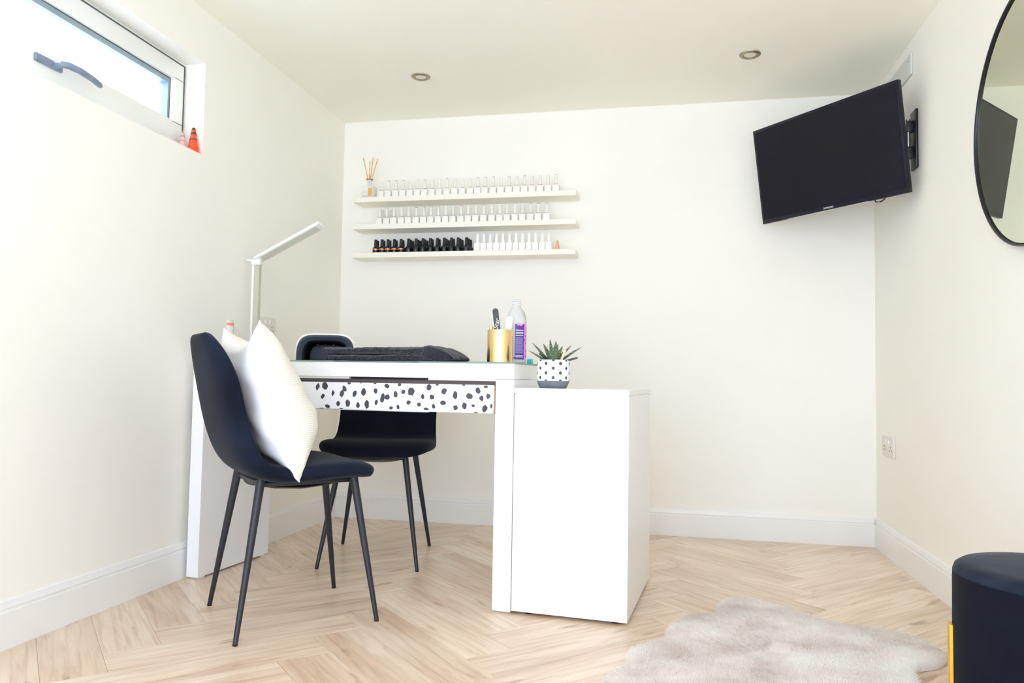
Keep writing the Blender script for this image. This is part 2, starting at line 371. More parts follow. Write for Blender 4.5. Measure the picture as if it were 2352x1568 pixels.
add_box(b, (FX-0.05, GY1, GZ0-0.01), (FX, WYR-0.016, GZ1+0.01), 0.004); add_box(b, (FX-0.05, WYL+0.016, GZ0-0.01), (FX, GY0, GZ1+0.01), 0.004)
sash = obj('window_sash', b, 'upvc', w, smooth=True)
b = bm_new()
for lo, hi in (((FX-0.002, WYL+0.010, WTOP-0.016), (FX+0.001, WYR-0.012, WTOP-0.0125)), ((FX-0.002, WYR-0.016, SILL+0.02), (FX+0.001, WYR-0.0125, WTOP-0.014))): add_box(b, lo, hi)
obj('gasket', b, 'gasket', w)
b = bm_new(); add_box(b, (FX-0.046, GY0, GZ1-0.020), (FX-0.012, GY1, GZ1-0.0005)); add_box(b, (FX-0.046, GY1-0.012, GZ0), (FX-0.012, GY1-0.0005, GZ1-0.02)); obj('frame_shade_strip', b, 'frame_shade', w)  # blue-grey strips colour in the outside shadow of the frame depth
b = bm_new(); add_box(b, (FX-0.014, GY0, GZ1-0.003), (FX-0.011, GY1, GZ1)); add_box(b, (FX-0.014, GY1-0.003, GZ0), (FX-0.011, GY1, GZ1)); obj('glazing_seal', b, 'gasket', w)
box('pane', (FX-0.034, GY0, GZ0), (FX-0.028, GY1, GZ1), 'glass', w)
h = bm_new(); HP = GZ0-0.028
add_box(h, (FX, 1.775, HP-0.012), (FX+0.010, 1.875, HP+0.012), 0.005, 3); hd = obj('window_handle', h, 'steelblue', w, smooth=True)
b = bm_new(); add_tube(b, [(FX+0.008, 1.845, HP), (FX+0.030, 1.845, HP+0.002), (FX+0.040, 1.862, HP+0.004), (FX+0.044, 1.90, HP+0.004), (FX+0.043, 1.95, HP), (FX+0.038, 1.985, HP-0.004), (FX+0.034, 1.996, HP-0.005)], [0.010, 0.010, 0.0105, 0.010, 0.0095, 0.009, 0.006], 12)
obj('handle_lever', b, 'steelblue', hd, smooth=True)
box('window_sill', (WX0-0.085, WYL+0.001, SILL), (WX0+0.001, WYR-0.001, SILL+0.002), 'upvc', w)

# cones on the sill
def cone_thing(name, label, x, y, r, hgt, main, dark, z):
    t = thing(name, label, 'ornament', (x, y, z), 0.3)
    b = bm_new(); add_lathe(b, [(r, 0), (r*0.93, hgt*0.12), (r*0.62, hgt*0.45), (r*0.40, hgt*0.75), (r*0.34, hgt*0.90), (r*0.2, hgt*0.98), (0.0005, hgt)], 20); obj('cone_body', b, main, t, smooth=True)
    b = bm_new(); rr = lambda q: r*0.62+(0.45-q)*r*0.85 if q < 0.45 else r*0.62-(q-0.45)*r*0.73
    for q, th in ((0.50, 0.04), (0.72, 0.09)):
        add_lathe(b, [(rr(q)+0.0012, hgt*q), (rr(q+th)+0.0012, hgt*(q+th))], 20, cap=True)
    add_lathe(b, [(r*0.36, hgt*0.90), (r*0.23, hgt*0.985), (0.001, hgt*1.01)], 16, cap=True); obj('dark_band', b, dark, t, smooth=True)
    return t
cone_thing('cone_ornament', 'glossy orange cone ornament with dark bands on window sill', XL-0.034, 2.437, 0.0225, 0.094, 'orange', 'darkband', SILL+0.002)
cone_thing('cone_ornament', 'small pale pink cone ornament behind the orange one on sill', XL-0.060, 2.410, 0.0165, 0.072, 'pink', 'capline', SILL+0.002)

# ------------------------------------------------------------------ sockets and plates
def socket(name, label, x, yc, zc, sgn, wdt, hgt):
    t = thing(name, label, 'socket', (x, yc, zc))
    def bx(n_, y0, y1, z0, z1, d0, d1, mm, par, bev=0.0015):
        xs = sorted((sgn*d0, sgn*d1)); return box(n_, (xs[0], y0, z0), (xs[1], y1, z1), mm, par, bev)
    pl = bx('face_plate', -wdt/2, wdt/2, -hgt/2, hgt/2, 0, 0.009, 'plug', t, 0.003)
    for q in (-1, 1):
        bx('rocker_switch', q*wdt*0.12-0.006, q*wdt*0.12+0.006, hgt*0.14, hgt*0.36, 0.0085, 0.0115, 'softwhite', t)
        for dy, dz, hw, hh in ((0, 0.0, 0.002, 0.0042), (-0.011, -0.014, 0.003, 0.002), (0.011, -0.014, 0.003, 0.002)):
            bx('pin_slot', q*wdt*0.27+dy-hw, q*wdt*0.27+dy+hw, dz-hh, dz+hh, 0.0085, 0.0096, 'hole', t, 0)
    return t
socket('wall_socket', 'white double power socket above the desk on left wall', WX0, 2.945, 0.928, 1, 0.145, 0.082)
socket('wall_socket', 'white double power socket low on the right wall', WX1, 3.475, 0.463, -1, 0.165, 0.083)
t = thing('cover_plate', 'grey blank cover plate high on right wall behind the television', 'plate', (WX1, 3.23, 1.972))
b = bm_new(); add_box(b, (-0.009, -0.112, -0.045), (0, 0.19, 0.040), 0.004); obj('plate', b, 'greyplate', t, smooth=True)
b = bm_new(); add_lathe(b, [(0.003, -0.0105), (0.003, -0.008)], 10); q = obj('screw', b, 'nickel', t); q.rotation_euler = (0, PI/2, 0); q.location = (-0.0005, -0.085, 0.015)
# ------------------------------------------------------------------ downlights
def downlight(x, y, label):
    t = thing('downlight', label, 'light', (x, y, ZC), 0, 'recessed ceiling downlights')
    b = bm_new(); add_lathe(b, [(0.024, 0.0), (0.0255, -0.002), (0.028, -0.006), (0.036, -0.0065), (0.042, -0.003), (0.043, 0.0)], 40, cap=False); obj('bezel', b, 'nickel', t, smooth=True)
    b = bm_new(); add_lathe(b, [(0.0245, -0.0001), (0.0245, -0.0022)], 32); obj('lens', b, 'lens', t)
downlight(-1.088, 3.160, 'brushed nickel downlight in ceiling above the polish shelves')
downlight(0.322, 3.161, 'darker nickel downlight in ceiling near the television')

# ------------------------------------------------------------------ television on its arm
TVC = Vector((0.622, 3.262, 1.648)); ty, tt = -0.858, -0.154
n_ = Vector((math.sin(ty)*math.cos(tt), -math.cos(ty)*math.cos(tt), math.sin(tt)))   # out of the screen
r_ = (-n_).cross(Vector((0, 0, 1))).normalized(); u_ = r_.cross(-n_)
tv = thing('television', 'black flat television tilted down on a wall arm in the corner', 'television')
tv.matrix_world = Matrix(((r_.x, -n_.x, u_.x, TVC.x), (r_.y, -n_.y, u_.y, TVC.y), (r_.z, -n_.z, u_.z, TVC.z), (0, 0, 0, 1)))
tw, th = 0.70, 0.42
box('bezel', (-tw/2, 0, -th/2), (tw/2, 0.022, th/2), 'tvplastic', tv, 0.002)
box('rear_housing', (-tw*0.36, 0.022, -th*0.38), (tw*0.36, 0.05, th*0.30), 'tvplastic', tv, 0.01, 3)
box('screen', (-tw/2+0.010, -0.0012, -th/2+0.018), (tw/2-0.010, 0.0005, th/2-0.012), 'screen', tv)
box('lower_trim', (-tw*0.30, -0.001, -th/2-0.002), (tw*0.26, 0.006, -th/2+0.0008), 'silver', tv)
text('maker_badge', 'SAMSUNG', 0.0105, (0.0, -0.0016, -th/2+0.0095), (PI/2, 0, 0), 'white_plain', tv)
b = bm_new(); add_tube(b, [(0.20, 0.012, -th/2+0.004), (0.205, 0.012, -th/2-0.008), (0.225, 0.012, -th/2-0.011), (0.242, 0.012, -th/2-0.004), (0.244, 0.012, -th/2+0.004)], 0.0028, 8); obj('cable_loop', b, 'blackframe', tv, smooth=True)
mt = thing('television_bracket', 'black wall bracket and arm holding the television', 'bracket', (WX1, 3.092, 1.660))
box('wall_plate', (-0.010, -0.032, -0.115), (0, 0.032, 0.112), 'blackframe', mt, 0.003)
box('hinge_block', (-0.034, -0.014, 0.028), (-0.010, 0.014, 0.072), 'blackframe', mt, 0.004); box('hinge_block', (-0.034, -0.014, -0.072), (-0.010, 0.014, -0.028), 'blackframe', mt, 0.004)
back = TVC - n_*0.05
loc0 = Vector((WX1, 3.092, 1.660))
b = bm_new(); add_tube(b, [(-0.028, 0, -0.078), (-0.028, 0, 0.078)], 0.009, 14); obj('hinge_pin', b, 'silver', mt, smooth=True)
mid = Vector((-0.10, 0.115, 0.0)); bk = back - loc0
b = bm_new(); add_tube(b, [(-0.028, 0, 0), tuple(mid)], 0.014, 10, flat=1.6); add_tube(b, [tuple(mid), tuple(bk)], 0.013, 10, flat=1.6); obj('arm', b, 'blackframe', mt, smooth=True)
mp_ = box('mounting_plate', (-0.10, 0.0505, -0.10), (0.10, 0.056, 0.10), 'blackframe', mt, 0.002)
mp_.matrix_parent_inverse = Matrix.Identity(4); mp_.matrix_local = Matrix.Translation(-loc0) @ tv.matrix_world

# ------------------------------------------------------------------ round mirror
t = thing('round_mirror', 'round mirror with thin black frame on right wall', 'mirror', (WX1, 2.135, 1.434))
def ring(ro, ri, d0_, d1, n=96):
    b = bm_new(); pr = [(ro, d0_), (ro, d1), (ro-0.002, d1+0.0015), (ri+0.002, d1+0.0015), (ri, d1), (ri, d0_)]
    rs = [[b.verts.new((-q, r*math.cos(2*PI*i/n), r*math.sin(2*PI*i/n))) for i in range(n)] for r, q in pr]
    for a, c_ in zip(rs, rs[1:]+rs[:1]):
        for i in range(n): b.faces.new((a[i], a[(i+1) % n], c_[(i+1) % n], c_[i]))
    return b
obj('mirror_frame', ring(0.348, 0.3405, 0.0, 0.021), 'blackframe', t, smooth=True)
b = bm_new(); n = 96
A = [b.verts.new((-0.016, 0.339*math.cos(2*PI*i/n), 0.339*math.sin(2*PI*i/n))) for i in range(n)]; B = [b.verts.new((-0.004, 0.339*math.cos(2*PI*i/n), 0.339*math.sin(2*PI*i/n))) for i in range(n)]
b.faces.new(A); b.faces.new(B)
for i in range(n): b.faces.new((A[i], A[(i+1) % n], B[(i+1) % n], B[i]))
obj('mirror_glass', b, 'mirror', t)

# ------------------------------------------------------------------ shelves and what stands on them
SX0, SX1, SD, STH = -1.572, -0.434, 0.128, 0.026
SZ = [1.606, 1.467, 1.322]
for z, nm in zip(SZ, ('topmost white floating shelf carrying the reed diffuser', 'middle white floating shelf with a single row of bottles', 'lowest white floating shelf carrying the black bottles')):
    t = thing('floating_shelf', nm, 'shelf', (SX0, WY1, z), 0, 'floating shelves on the back wall')
    b = bm_new(); add_box(b, (0, -SD, 0), (SX1-SX0, 0, STH), 0.001, 1); obj('shelf_board', b, 'shelf', t)
def ray_y(u, y, v=450):
    d = fwd + rt*((u-1176)/FPX) + up*((784-v)/FPX)
    return CAM.x + d.x*y/d.y
ORD = 'first second third fourth fifth sixth seventh eighth ninth tenth eleventh twelfth thirteenth fourteenth fifteenth sixteenth seventeenth eighteenth nineteenth twentieth twenty-first twenty-second twenty-third twenty-fourth'.split()
SH = {}
def shared(key, fn, mm, smooth=True):
    if key not in SH:
        b = fn(); o = obj('tmp', b, mm, smooth=smooth); SH[key] = o.data; bpy.data.objects.remove(o)
    return SH[key]
def part(name, me, parent):
    o = bpy.data.objects.new(name, me); COL.objects.link(o); o.parent = parent; return o
def f_body():
    b = bm_new(); add_box(b, (-0.0160, -0.0150, 0), (0.0160, 0.0150, 0.036), 0.003, 2); add_lathe(b, [(0.0075, 0.036), (0.0075, 0.041)], 16); return b
def f_cap():
    b = bm_new(); add_lathe(b, [(0.0082, 0.0405), (0.0080, 0.043), (0.0064, 0.083), (0.0060, 0.0852)], 18); return b
def f_ring():
    b = bm_new(); add_lathe(b, [(0.0088, 0.0392), (0.0088, 0.0412)], 18); return b
def f_tip():
    b = bm_new(); add_lathe(b, [(0.0064, 0.0850), (0.0064, 0.0868), (0.0045, 0.0876)], 18); return b
def f_logo():
    b = bm_new(); pts = []
    for i in range(25):
        tq = i/24; pts.append((-0.0105+0.021*tq, 0.024+0.004*math.sin(tq*PI*5)+tq*0.003))
    for (x0, z0), (x1, z1) in zip(pts, pts[1:]):
        vs = [b.verts.new(p) for p in ((x0, -0.01535, z0), (x1, -0.01535, z1), (x1, -0.01535, z1+0.0009), (x0, -0.01535, z0+0.0009))]; b.faces.new(vs)
    return b
def polish(x, y, z, label, tip, base, group):
    t = thing('polish_bottle', label, 'bottle', (x, y, z), random.uniform(-0.05, 0.05), group)
    part('bottle_body', shared('pb', f_body, 'bottlewhite'), t); part('cap', shared('pc', f_cap, 'cap'), t)
    part('logo_print', shared('pl', f_logo, 'logo', False), t)
    if base: part('collar', shared('pr'+base, f_ring, 'tip_'+base), t)
    else: part('collar', shared('prg', f_ring, 'capline'), t)
    part('cap_tip', shared('pt'+tip, f_tip, 'tip_'+tip), t)
P1 = [875.8, 891.8, 909, 925.7, 942.3, 959, 975.6, 992.3, 1009.5, 1026.7, 1044.5, 1062.3, 1080, 1097.5, 1114, 1133, 1150.5, 1169, 1187, 1204.6, 1222, 1241, 1259, 1277]
T1 = {1: 'grey', 2: 'grey', 3: 'grey', 5: 'pink', 6: 'grey', 9: 'grey', 13: 'grey', 14: 'grey', 15: 'grey', 17: 'pink', 19: 'dark', 23: 'red'}
B1 = {20: 'pink', 21: 'red', 22: 'pink', 23: 'pink'}
yb = YB-0.078
def describe(k): return {'white': 'plain', 'grey': 'grey-tipped', 'dark': 'dark-tipped', 'pink': 'pink-tipped', 'red': 'red-tipped'}[k]
for i, u in enumerate(P1):
    k = T1.get(i, 'white')
    polish(ray_y(u, yb), yb, SZ[0]+STH, '%s white polish bottle, %s from the reed diffuser on top shelf' % (describe(k), ORD[i]), k, B1.get(i), 'white polish bottles on the top shelf')
P2 = [873.5, 890, 906, 923.4, 940, 957.3, 974.5, 991, 1008, 1025, 1042, 1060, 1076.7, 1094, 1112.4, 1131, 1149, 1165.7, 1183.8, 1201, 1219.5, 1237, 1256.4]
T2 = {1: 'pink', 5: 'dark', 6: 'grey', 7: 'grey', 8: 'pink', 11: 'red', 14: 'red', 20: 'grey', 21: 'dark', 22: 'dark'}
for i, u in enumerate(P2):
    k = T2.get(i, 'white')
    polish(ray_y(u, yb), yb, SZ[1]+STH, '%s white polish bottle, %s from the left end of middle shelf row' % (describe(k), ORD[i]), k, {14: 'pink', 12: 'pink'}.get(i), 'white polish bottles on the middle shelf')
for u, w_ in ((880.3, 'first'), (897, 'second')):
    polish(ray_y(u, yb+0.04), yb+0.04, SZ[1]+STH, 'white polish bottle hidden behind the %s one of middle shelf row' % w_, 'white', None, 'white polish bottles on the middle shelf')
# lowest shelf: black bottles
def f_bb():
    b = bm_new(); add_lathe(b, [(0.0150, 0), (0.0158, 0.003), (0.0158, 0.020), (0.0150, 0.026), (0.0085, 0.031), (0.0080, 0.033)], 20); return b
def f_bc():
    b = bm_new(); add_lathe(b, [(0.0086, 0.0325), (0.0086, 0.036), (0.0076, 0.066), (0.0070, 0.0675)], 18); return b
def f_br():
    b = bm_new(); add_lathe(b, [(0.0162, 0.0135), (0.0162, 0.0195)], 20); return b
def f_bt():
    b = bm_new(); add_lathe(b, [(0.0066, 0.0685), (0.0066, 0.0700)], 14); return b
P3 = [866, 880.4, 894, 908.7, 924, 941.2, 958.2, 974, 991, 1006.8, 1023, 1039.4, 1054.5, 1073.7]
def black(u, y, label, cop, tipped):
    t = thing('polish_bottle', label, 'bottle', (ray_y(u, y), y, SZ[2]+STH), 0, 'black polish bottles on the lowest shelf')
    part('bottle_body', shared('bb', f_bb, 'blackgloss'), t); part('cap', shared('bc', f_bc, 'black_metal'), t)
    if cop: part('copper_band', shared('br', f_br, 'copper'), t)
    if tipped: part('cap_tip', shared('bt', f_bt, 'capline'), t)
yf = YB-0.100
for i, u in enumerate(P3):
    black(u, yf, 'black polish bottle, %s%s from the left in the front row' % ('copper-banded, ' if i < 5 else '', ORD[i]), i < 5, i >= 5)
    black(u+4.2, yf+0.033, 'black polish bottle directly behind the %s front-row black one' % ORD[i], False, i >= 5)
    if i in (5, 6, 7, 10, 12, 13):
        black(u+9.0, yf+0.066, 'black polish bottle third deep, in line behind the %s front-row black one' % ORD[i], False, True)
# white tapered bottles in their pale boxes
def f_wb():
    b = bm_new(); add_box(b, (-0.0153, -0.014, 0), (0.0153, 0.014, 0.038), 0.0015, 1); return b
def f_wc():
    b = bm_new(); add_lathe(b, [(0.0096, 0.038), (0.0090, 0.046), (0.0062, 0.080), (0.0045, 0.0835), (0.001, 0.0845)], 18); return b
P4 = [1099, 1113.4, 1128, 1142.6, 1157.2, 1172, 1186.8, 1201.7, 1216.7, 1231.8, 1247, 1262.2]
for i, u in enumerate(P4):
    t = thing('polish_bottle', 'all-white tapered polish bottle, %s from the black bottles on lowest shelf' % ORD[i], 'bottle', (ray_y(u, yf), yf, SZ[2]+STH), 0, 'all-white bottles on the lowest shelf')
    part('bottle_body', shared('wb', f_wb, 'bottlewhite'), t); part('cap', shared('wc', f_wc, 'softwhite'), t)
t = thing('small_bottle', 'tiny peach bottle alone at the end of the lowest shelf', 'bottle', (ray_y(1281.5, yf), yf, SZ[2]+STH))
b = bm_new(); add_lathe(b, [(0.010, 0), (0.0105, 0.010), (0.0085, 0.026), (0.0048, 0.032)], 16); obj('bottle_body', b, 'peach', t, smooth=True)
b = bm_new(); add_lathe(b, [(0.0055, 0.032), (0.0062, 0.038), (0.004, 0.044)], 14); obj('stopper', b, 'reed', t, smooth=True)
# reed diffuser
dx_ = ray_y(848, YB-0.09); dz_ = SZ[0]+STH
t = thing('reed_diffuser', 'clear square reed diffuser with wooden reeds on the top shelf', 'diffuser', (dx_, YB-0.09, dz_))
b = bm_new(); add_box(b, (-0.030, -0.028, 0), (0.030, 0.028, 0.056), 0.004, 2); add_lathe(b, [(0.011, 0.055), (0.009, 0.062), (0.010, 0.085), (0.010, 0.096)], 18); obj('bottle_body', b, 'milky', t, smooth=True)
box('oil', (0.004, -0.0285, 0.004), (0.027, -0.0281, 0.046), 'amber', t)
lb = box('label', (-0.026, -0.0292, 0.008), (0.003, -0.0284, 0.052), 'white_plain', t)
b = bm_new(); [add_box(b, (-0.018, -0.0296, z), (-0.018+l, -0.0292, z+0.0018)) for z, l in ((0.027, 0.012), (0.021, 0.014))]; obj('label_print', b, 'logo', lb)
b = bm_new(); add_lathe(b, [(0.012, 0.093), (0.019, 0.0945), (0.019, 0.0965), (0.011, 0.098)], 20, cap=False); obj('rim', b, 'nickel', t, smooth=True)
for ax, ay, hz in ((-0.036, -0.004, 0.208), (0.040, 0.004, 0.203), (-0.006, 0.012, 0.195), (0.010, 0.016, 0.214), (0.002, -0.01, 0.120)):
    b = bm_new(); add_tube(b, [(ax*-0.25, 0, 0.012), (0, 0, 0.062), (ax, ay, hz)], 0.0024, 8); obj('reed', b, 'reed', t, smooth=True)

# ------------------------------------------------------------------ desk
DA = -math.radians(5.2); D0 = Vector((-0.470, 2.316, 0)); DT = 0.775
def dpt(x, y, z=0): return Vector((D0.x+x*math.cos(DA)-y*math.sin(DA), D0.y+x*math.sin(DA)+y*math.cos(DA), z))
desk = thing('manicure_desk', 'white glass-topped desk with a black-spotted drawer', 'desk', D0, DA)
DW, DD = 1.198, 0.415
box('desktop', (-DW, 0, 0.7215), (0, DD, 0.770), 'lacquer', desk, 0.0012, 1)
box('glass_top', (-DW+0.001, -0.001, 0.770), (0.001, DD+0.001, DT), 'topglass', desk)
for nm, x0, x1 in (('side_panel', -0.060, 0), ('side_panel', -DW, -DW+0.050)):
    p = box(nm, (x0, 0.0005, 0.006), (x1, DD-0.0005, 0.7205), 'lacquer', desk, 0.0012, 1)
    for yy in (0.03, DD-0.03): box('foot', ((x0+x1)/2-0.02, yy-0.012, 0), ((x0+x1)/2+0.02, yy+0.012, 0.006), 'softwhite', p)
box('front_rail', (-DW+0.05, 0.010, 0.7145), (-0.581, 0.030, 0.7215), 'skirting', desk); box('front_rail', (-0.293, 0.010, 0.7145), (-0.060, 0.030, 0.7215), 'skirting', desk)
box('gap_shade', (-0.581, 0.022, 0.7130), (-0.293, 0.034, 0.7215), 'darkgap', desk)  # dark box painted as the shade in the gap between the rails
box('back_rail', (-DW+0.05, DD-0.02, 0.645), (-0.060, DD-0.004, 0.7215), 'lacquer', desk)
dr = box('drawer', (-DW+0.058, 0.020, 0.620), (-0.070, DD-0.03, 0.626), 'skirting', desk)
box('brown_strip', (-DW+0.056, 0.016, 0.699), (-0.061, 0.030, 0.7142), 'brown', dr)  # thin dark brown strip above the drawer panel
df = box('drawer_panel', (-DW+0.056, 0.012, 0.612), (-0.070, 0.026, 0.702), 'vinyl', dr, 0.001, 1)
box('raw_edge', (-0.070, 0.013, 0.610), (-0.0665, 0.026, 0.7005), 'rawwood', dr)
box('bottom_lip', (-DW+0.07, 0.026, 0.609), (-0.30, 0.040, 0.6195), 'vinyl', dr)
box('drawer_side', (-DW+0.058, 0.026, 0.626), (-DW+0.070, DD-0.03, 0.70), 'skirting', dr); box('drawer_side', (-0.082, 0.026, 0.626), (-0.070, DD-0.03, 0.70), 'skirting', dr)
# printed spots, traced one by one: (x, y) in a 2352x564 view of the panel, size, tilt
spots = [(122, 228, 22, 38, .3), (206, 222, 34, 44, 0), (182, 333, 20, 28, .5), (296, 297, 17, 31, 0), (426, 250, 22, 34, -.5), (398, 300, 26, 42, .3), (540, 305, 24, 40, .35), (640, 286, 30, 42, 0), (775, 275, 21, 30, 0),
 (360, 410, 24, 27, .4), (466, 407, 26, 40, 0), (582, 427, 23, 32, 0), (680, 418, 26, 48, 0), (784, 400, 17, 31, .2), (238, 437, 32, 18, .3), (476, 190, 20, 18, 0), (608, 186, 16, 8, 0), (765, 192, 18, 12, 0), (898, 224, 28, 24, .6),
 (1036, 208, 20, 18, 0), (850, 352, 24, 52, .2), (905, 342, 32, 30, 0), (995, 312, 24, 34, 0), (1080, 286, 22, 26, .7), (1165, 283, 37, 46, 0), (1140, 400, 22, 26, .6), (950, 457, 22, 18, 0), (1025, 447, 18, 28, 0), (1254, 420, 23, 25, .3),
 (1293, 336, 19, 32, 0), (1358, 238, 28, 36, .3), (1395, 343, 28, 26, .5), (1448, 210, 18, 10, 0), (1523, 282, 27, 36, .3), (1413, 442, 19, 28, -.2), (1333, 468, 27, 14, .1), (1515, 402, 31, 26, .3), (1642, 322, 25, 46, 0),
 (1735, 210, 20, 12, 0), (1797, 332, 33, 34, .3), (1888, 272, 24, 40, -.3), (1970, 232, 22, 16, 0), (1926, 355, 24, 30, .2), (1997, 333, 22, 31, 0), (1650, 455, 25, 26, 0), (1744, 435, 27, 36, 0), (1840, 435, 18, 16, .5), (1963, 466, 27, 38, .3), (2032, 440, 12, 28, 0),
 (1870, 510, 24, 9, .3), (176, 460, 28, 8, 0), (395, 463, 22, 8, 0)]
b = bm_new(); rs = random.Random(3)
for (sx, sy, sw, sh, ta) in spots:
    # the panel runs x 722..1138 px, top edge y 878->886, bottom 937->950
    u = 700+sx*0.2126; v = 840+sy*0.2128
    ft = (u-722)/(1138-722); vt = 878+(886-878)*ft; vb = 937+(950-937)*ft
    X = -0.7105+(u-723)/(1138-723)*(0.7105-0.0700)*(1.0-0.0) if True else 0
    # perspective along the panel: depth shrinks from left to right
    a_, c_ = 2.78, 2.40; fr = (u-723)/(1138-723); fr = fr*a_/(c_+(a_-c_)*fr) if False else fr + 0.04*fr*(1-fr)
    X = -0.7045 + fr*(0.7045-0.0680)
    Z = 0.7015-(v-vt)/(vb-vt)*0.0885
    W_ = sw*0.2126/(1138-723)*0.638; H_ = sh*0.2128/((vb-vt))*0.0885
    pl = []
    for i in range(11):
        an = 2*PI*i/11+rs.uniform(-.1, .1); q = rs.uniform(0.82, 1.12)
        ex, ez = W_*q*math.cos(an), H_*q*math.sin(an)
        pl.append((X+ex*math.cos(ta)+ez*math.sin(ta), min(0.7018, max(0.6122, Z-ex*math.sin(ta)+ez*math.cos(ta)))))
    fr_ = [b.verts.new((x, 0.0114, z)) for x, z in pl]; bk_ = [b.verts.new((x, 0.0121, z)) for x, z in pl]
    b.faces.new(fr_)
    for i in range(11): b.faces.new((fr_[i], fr_[(i+1) % 11], bk_[(i+1) % 11], bk_[i]))
# the same print continues on the part hidden behind the cushion
for i in range(30):
    X = -1.13+rs.random()*0.40; Z = 0.620+rs.random()*0.075; W_, H_ = rs.uniform(.005, .009), rs.uniform(.007, .011)
    fr_ = [b.verts.new((X+W_*math.cos(2*PI*k/9)*rs.uniform(.85, 1.1), 0.0114, min(.7018, max(.6122, Z+H_*math.sin(2*PI*k/9)*rs.uniform(.85, 1.1))))) for k in range(9)]; b.faces.new(fr_)
sp = obj('spot_print', b, 'spot', dr); sp['kind'] = 'stuff'; sp['label'] = 'charcoal spots printed on the white drawer panel'

# ------------------------------------------------------------------ drawer cabinet beside the desk
cab = thing('drawer_cabinet', 'plain white cabinet standing against the right end of desk', 'cabinet', D0, -math.radians(5.2))
CW, CD, CH = 0.360, 0.560, 0.695
box('cabinet_body', (0.002, 0.003, 0.010), (CW-0.001, CD-0.003, 0.677), 'lacquer', cab, 0.0008, 1)
box('cabinet_top', (0.0015, 0, 0.6785), (CW, CD, CH), 'lacquer', cab, 0.0008, 1)
box('top_gap', (0.006, 0.004, 0.676), (CW-0.004, CD-0.004, 0.679), 'skirting', cab)
for x in (0.05, CW-0.04):
    for y in (0.035, CD-0.04):
        b = bm_new(); add_lathe(b, [(0.011, 0), (0.013, 0.002), (0.013, 0.010)], 18, c=(x, y)); obj('foot', b, 'blackframe', cab, smooth=True)
# drawers face the other side of the unit
for i in range(4):
    z0 = 0.018+i*0.164; f_ = box('drawer', (0.016, CD-0.0035, z0), (CW-0.013, CD+0.012, z0+0.158), 'lacquer', cab, 0.001, 1)
def cpt(x, y, z): c_, s_ = math.cos(-math.radians(5.2)), math.sin(-math.radians(5.2)); return Vector((D0.x+x*c_-y*s_, D0.y+x*s_+y*c_, z))

# ------------------------------------------------------------------ potted succulent
pc = cpt(0.108, 0.072, CH)
pot = thing('potted_succulent', 'zebra-striped succulent in a dotted white pot on the cabinet', 'plant', pc, 0)
b = bm_new(); R0 = 0.0515
add_lathe(b, [(R0, 0.0235), (R0, 0.088), (R0-0.001, 0.0895), (R0-0.005, 0.0895), (R0-0.006, 0.080), (R0-0.006, 0.030)], 48, cap=False); potb = obj('pot', b, 'potspeck', pot, smooth=True)
b = bm_new(); add_lathe(b, [(0.040, 0), (0.044, 0.004), (0.049, 0.015), (R0, 0.0238), (R0-0.008, 0.0238), (0.034, 0.006)], 48); obj('pot_base', b, 'concrete', pot, smooth=True)
b = bm_new()
vd = math.atan2(-pc.y, -pc.x)
dots = []
for row, z in enumerate((0.0777, 0.0630, 0.0482, 0.0336)):
    for k in range(7): dots.append((vd + (k+0.5*((row+1) % 2))*2*PI/7, z))
for k in range(7): dots += [(vd+k*2*PI/7, 0.0893), (vd+(k+0.5)*2*PI/7, 0.0236)]
for an, z in dots:
    vs = []
    for i in range(12):
        a2 = an+0.0050/R0*math.cos(2*PI*i/12); zz = min(0.0892, max(0.0237, z+0.0052*math.sin(2*PI*i/12)))
        vs.append(b.verts.new(((R0+0.0004)*math.cos(a2), (R0+0.0004)*math.sin(a2), zz)))
    b.faces.new(vs)
o = obj('dot_print', b, 'spot', pot); o['kind'] = 'stuff'
b = bm_new(); add_lathe(b, [(R0-0.0062, 0.060), (R0-0.0062, 0.078), (0.02, 0.081), (0.001, 0.082)], 32); obj('soil', b, 'soil', pot, smooth=True)
def img(u, v, dep):      # offset in the pot's own space of an image direction, at pot distance
    d = fwd + rt*((u-1176)/FPX) + up*((784-v)/FPX)
    base = fwd + rt*((1271-1176)/FPX) + up*((784-828)/FPX)
    k = (pc-CAM).dot(fwd)
    return (d-base)*(k+dep) + fwd*dep*0.0
vdir = Vector((fwd.x, fwd.y, 0)).normalized()
leaves = [((1213, 801), -.012, 7.5, 0, .25), ((1222, 782), .01, 9, 0, .35), ((1249, 784), .035, 8, 0, .5), ((1264, 774), .02, 6.5, 0, .3), ((1277, 779), -.01, 8, 0, .2), ((1283, 784), .03, 7, 0, .2),
 ((1294, 789), .025, 8, 0, .3), ((1315, 788), .02, 8, 0, .5), ((1337, 793), -.005, 8.5, 0, .35), ((1325, 817), -.02, 8, 1, .1), ((1305, 797), .05, 7, 0, .4), ((1240, 808), -.03, 8, 1, .3),
 ((1262, 800), -.03, 8, 0, .2), ((1278, 803), -.04, 9, 0, .25), ((1300, 806), .055, 7, 0, .3), ((1252, 812), .05, 8, 0, .3)]
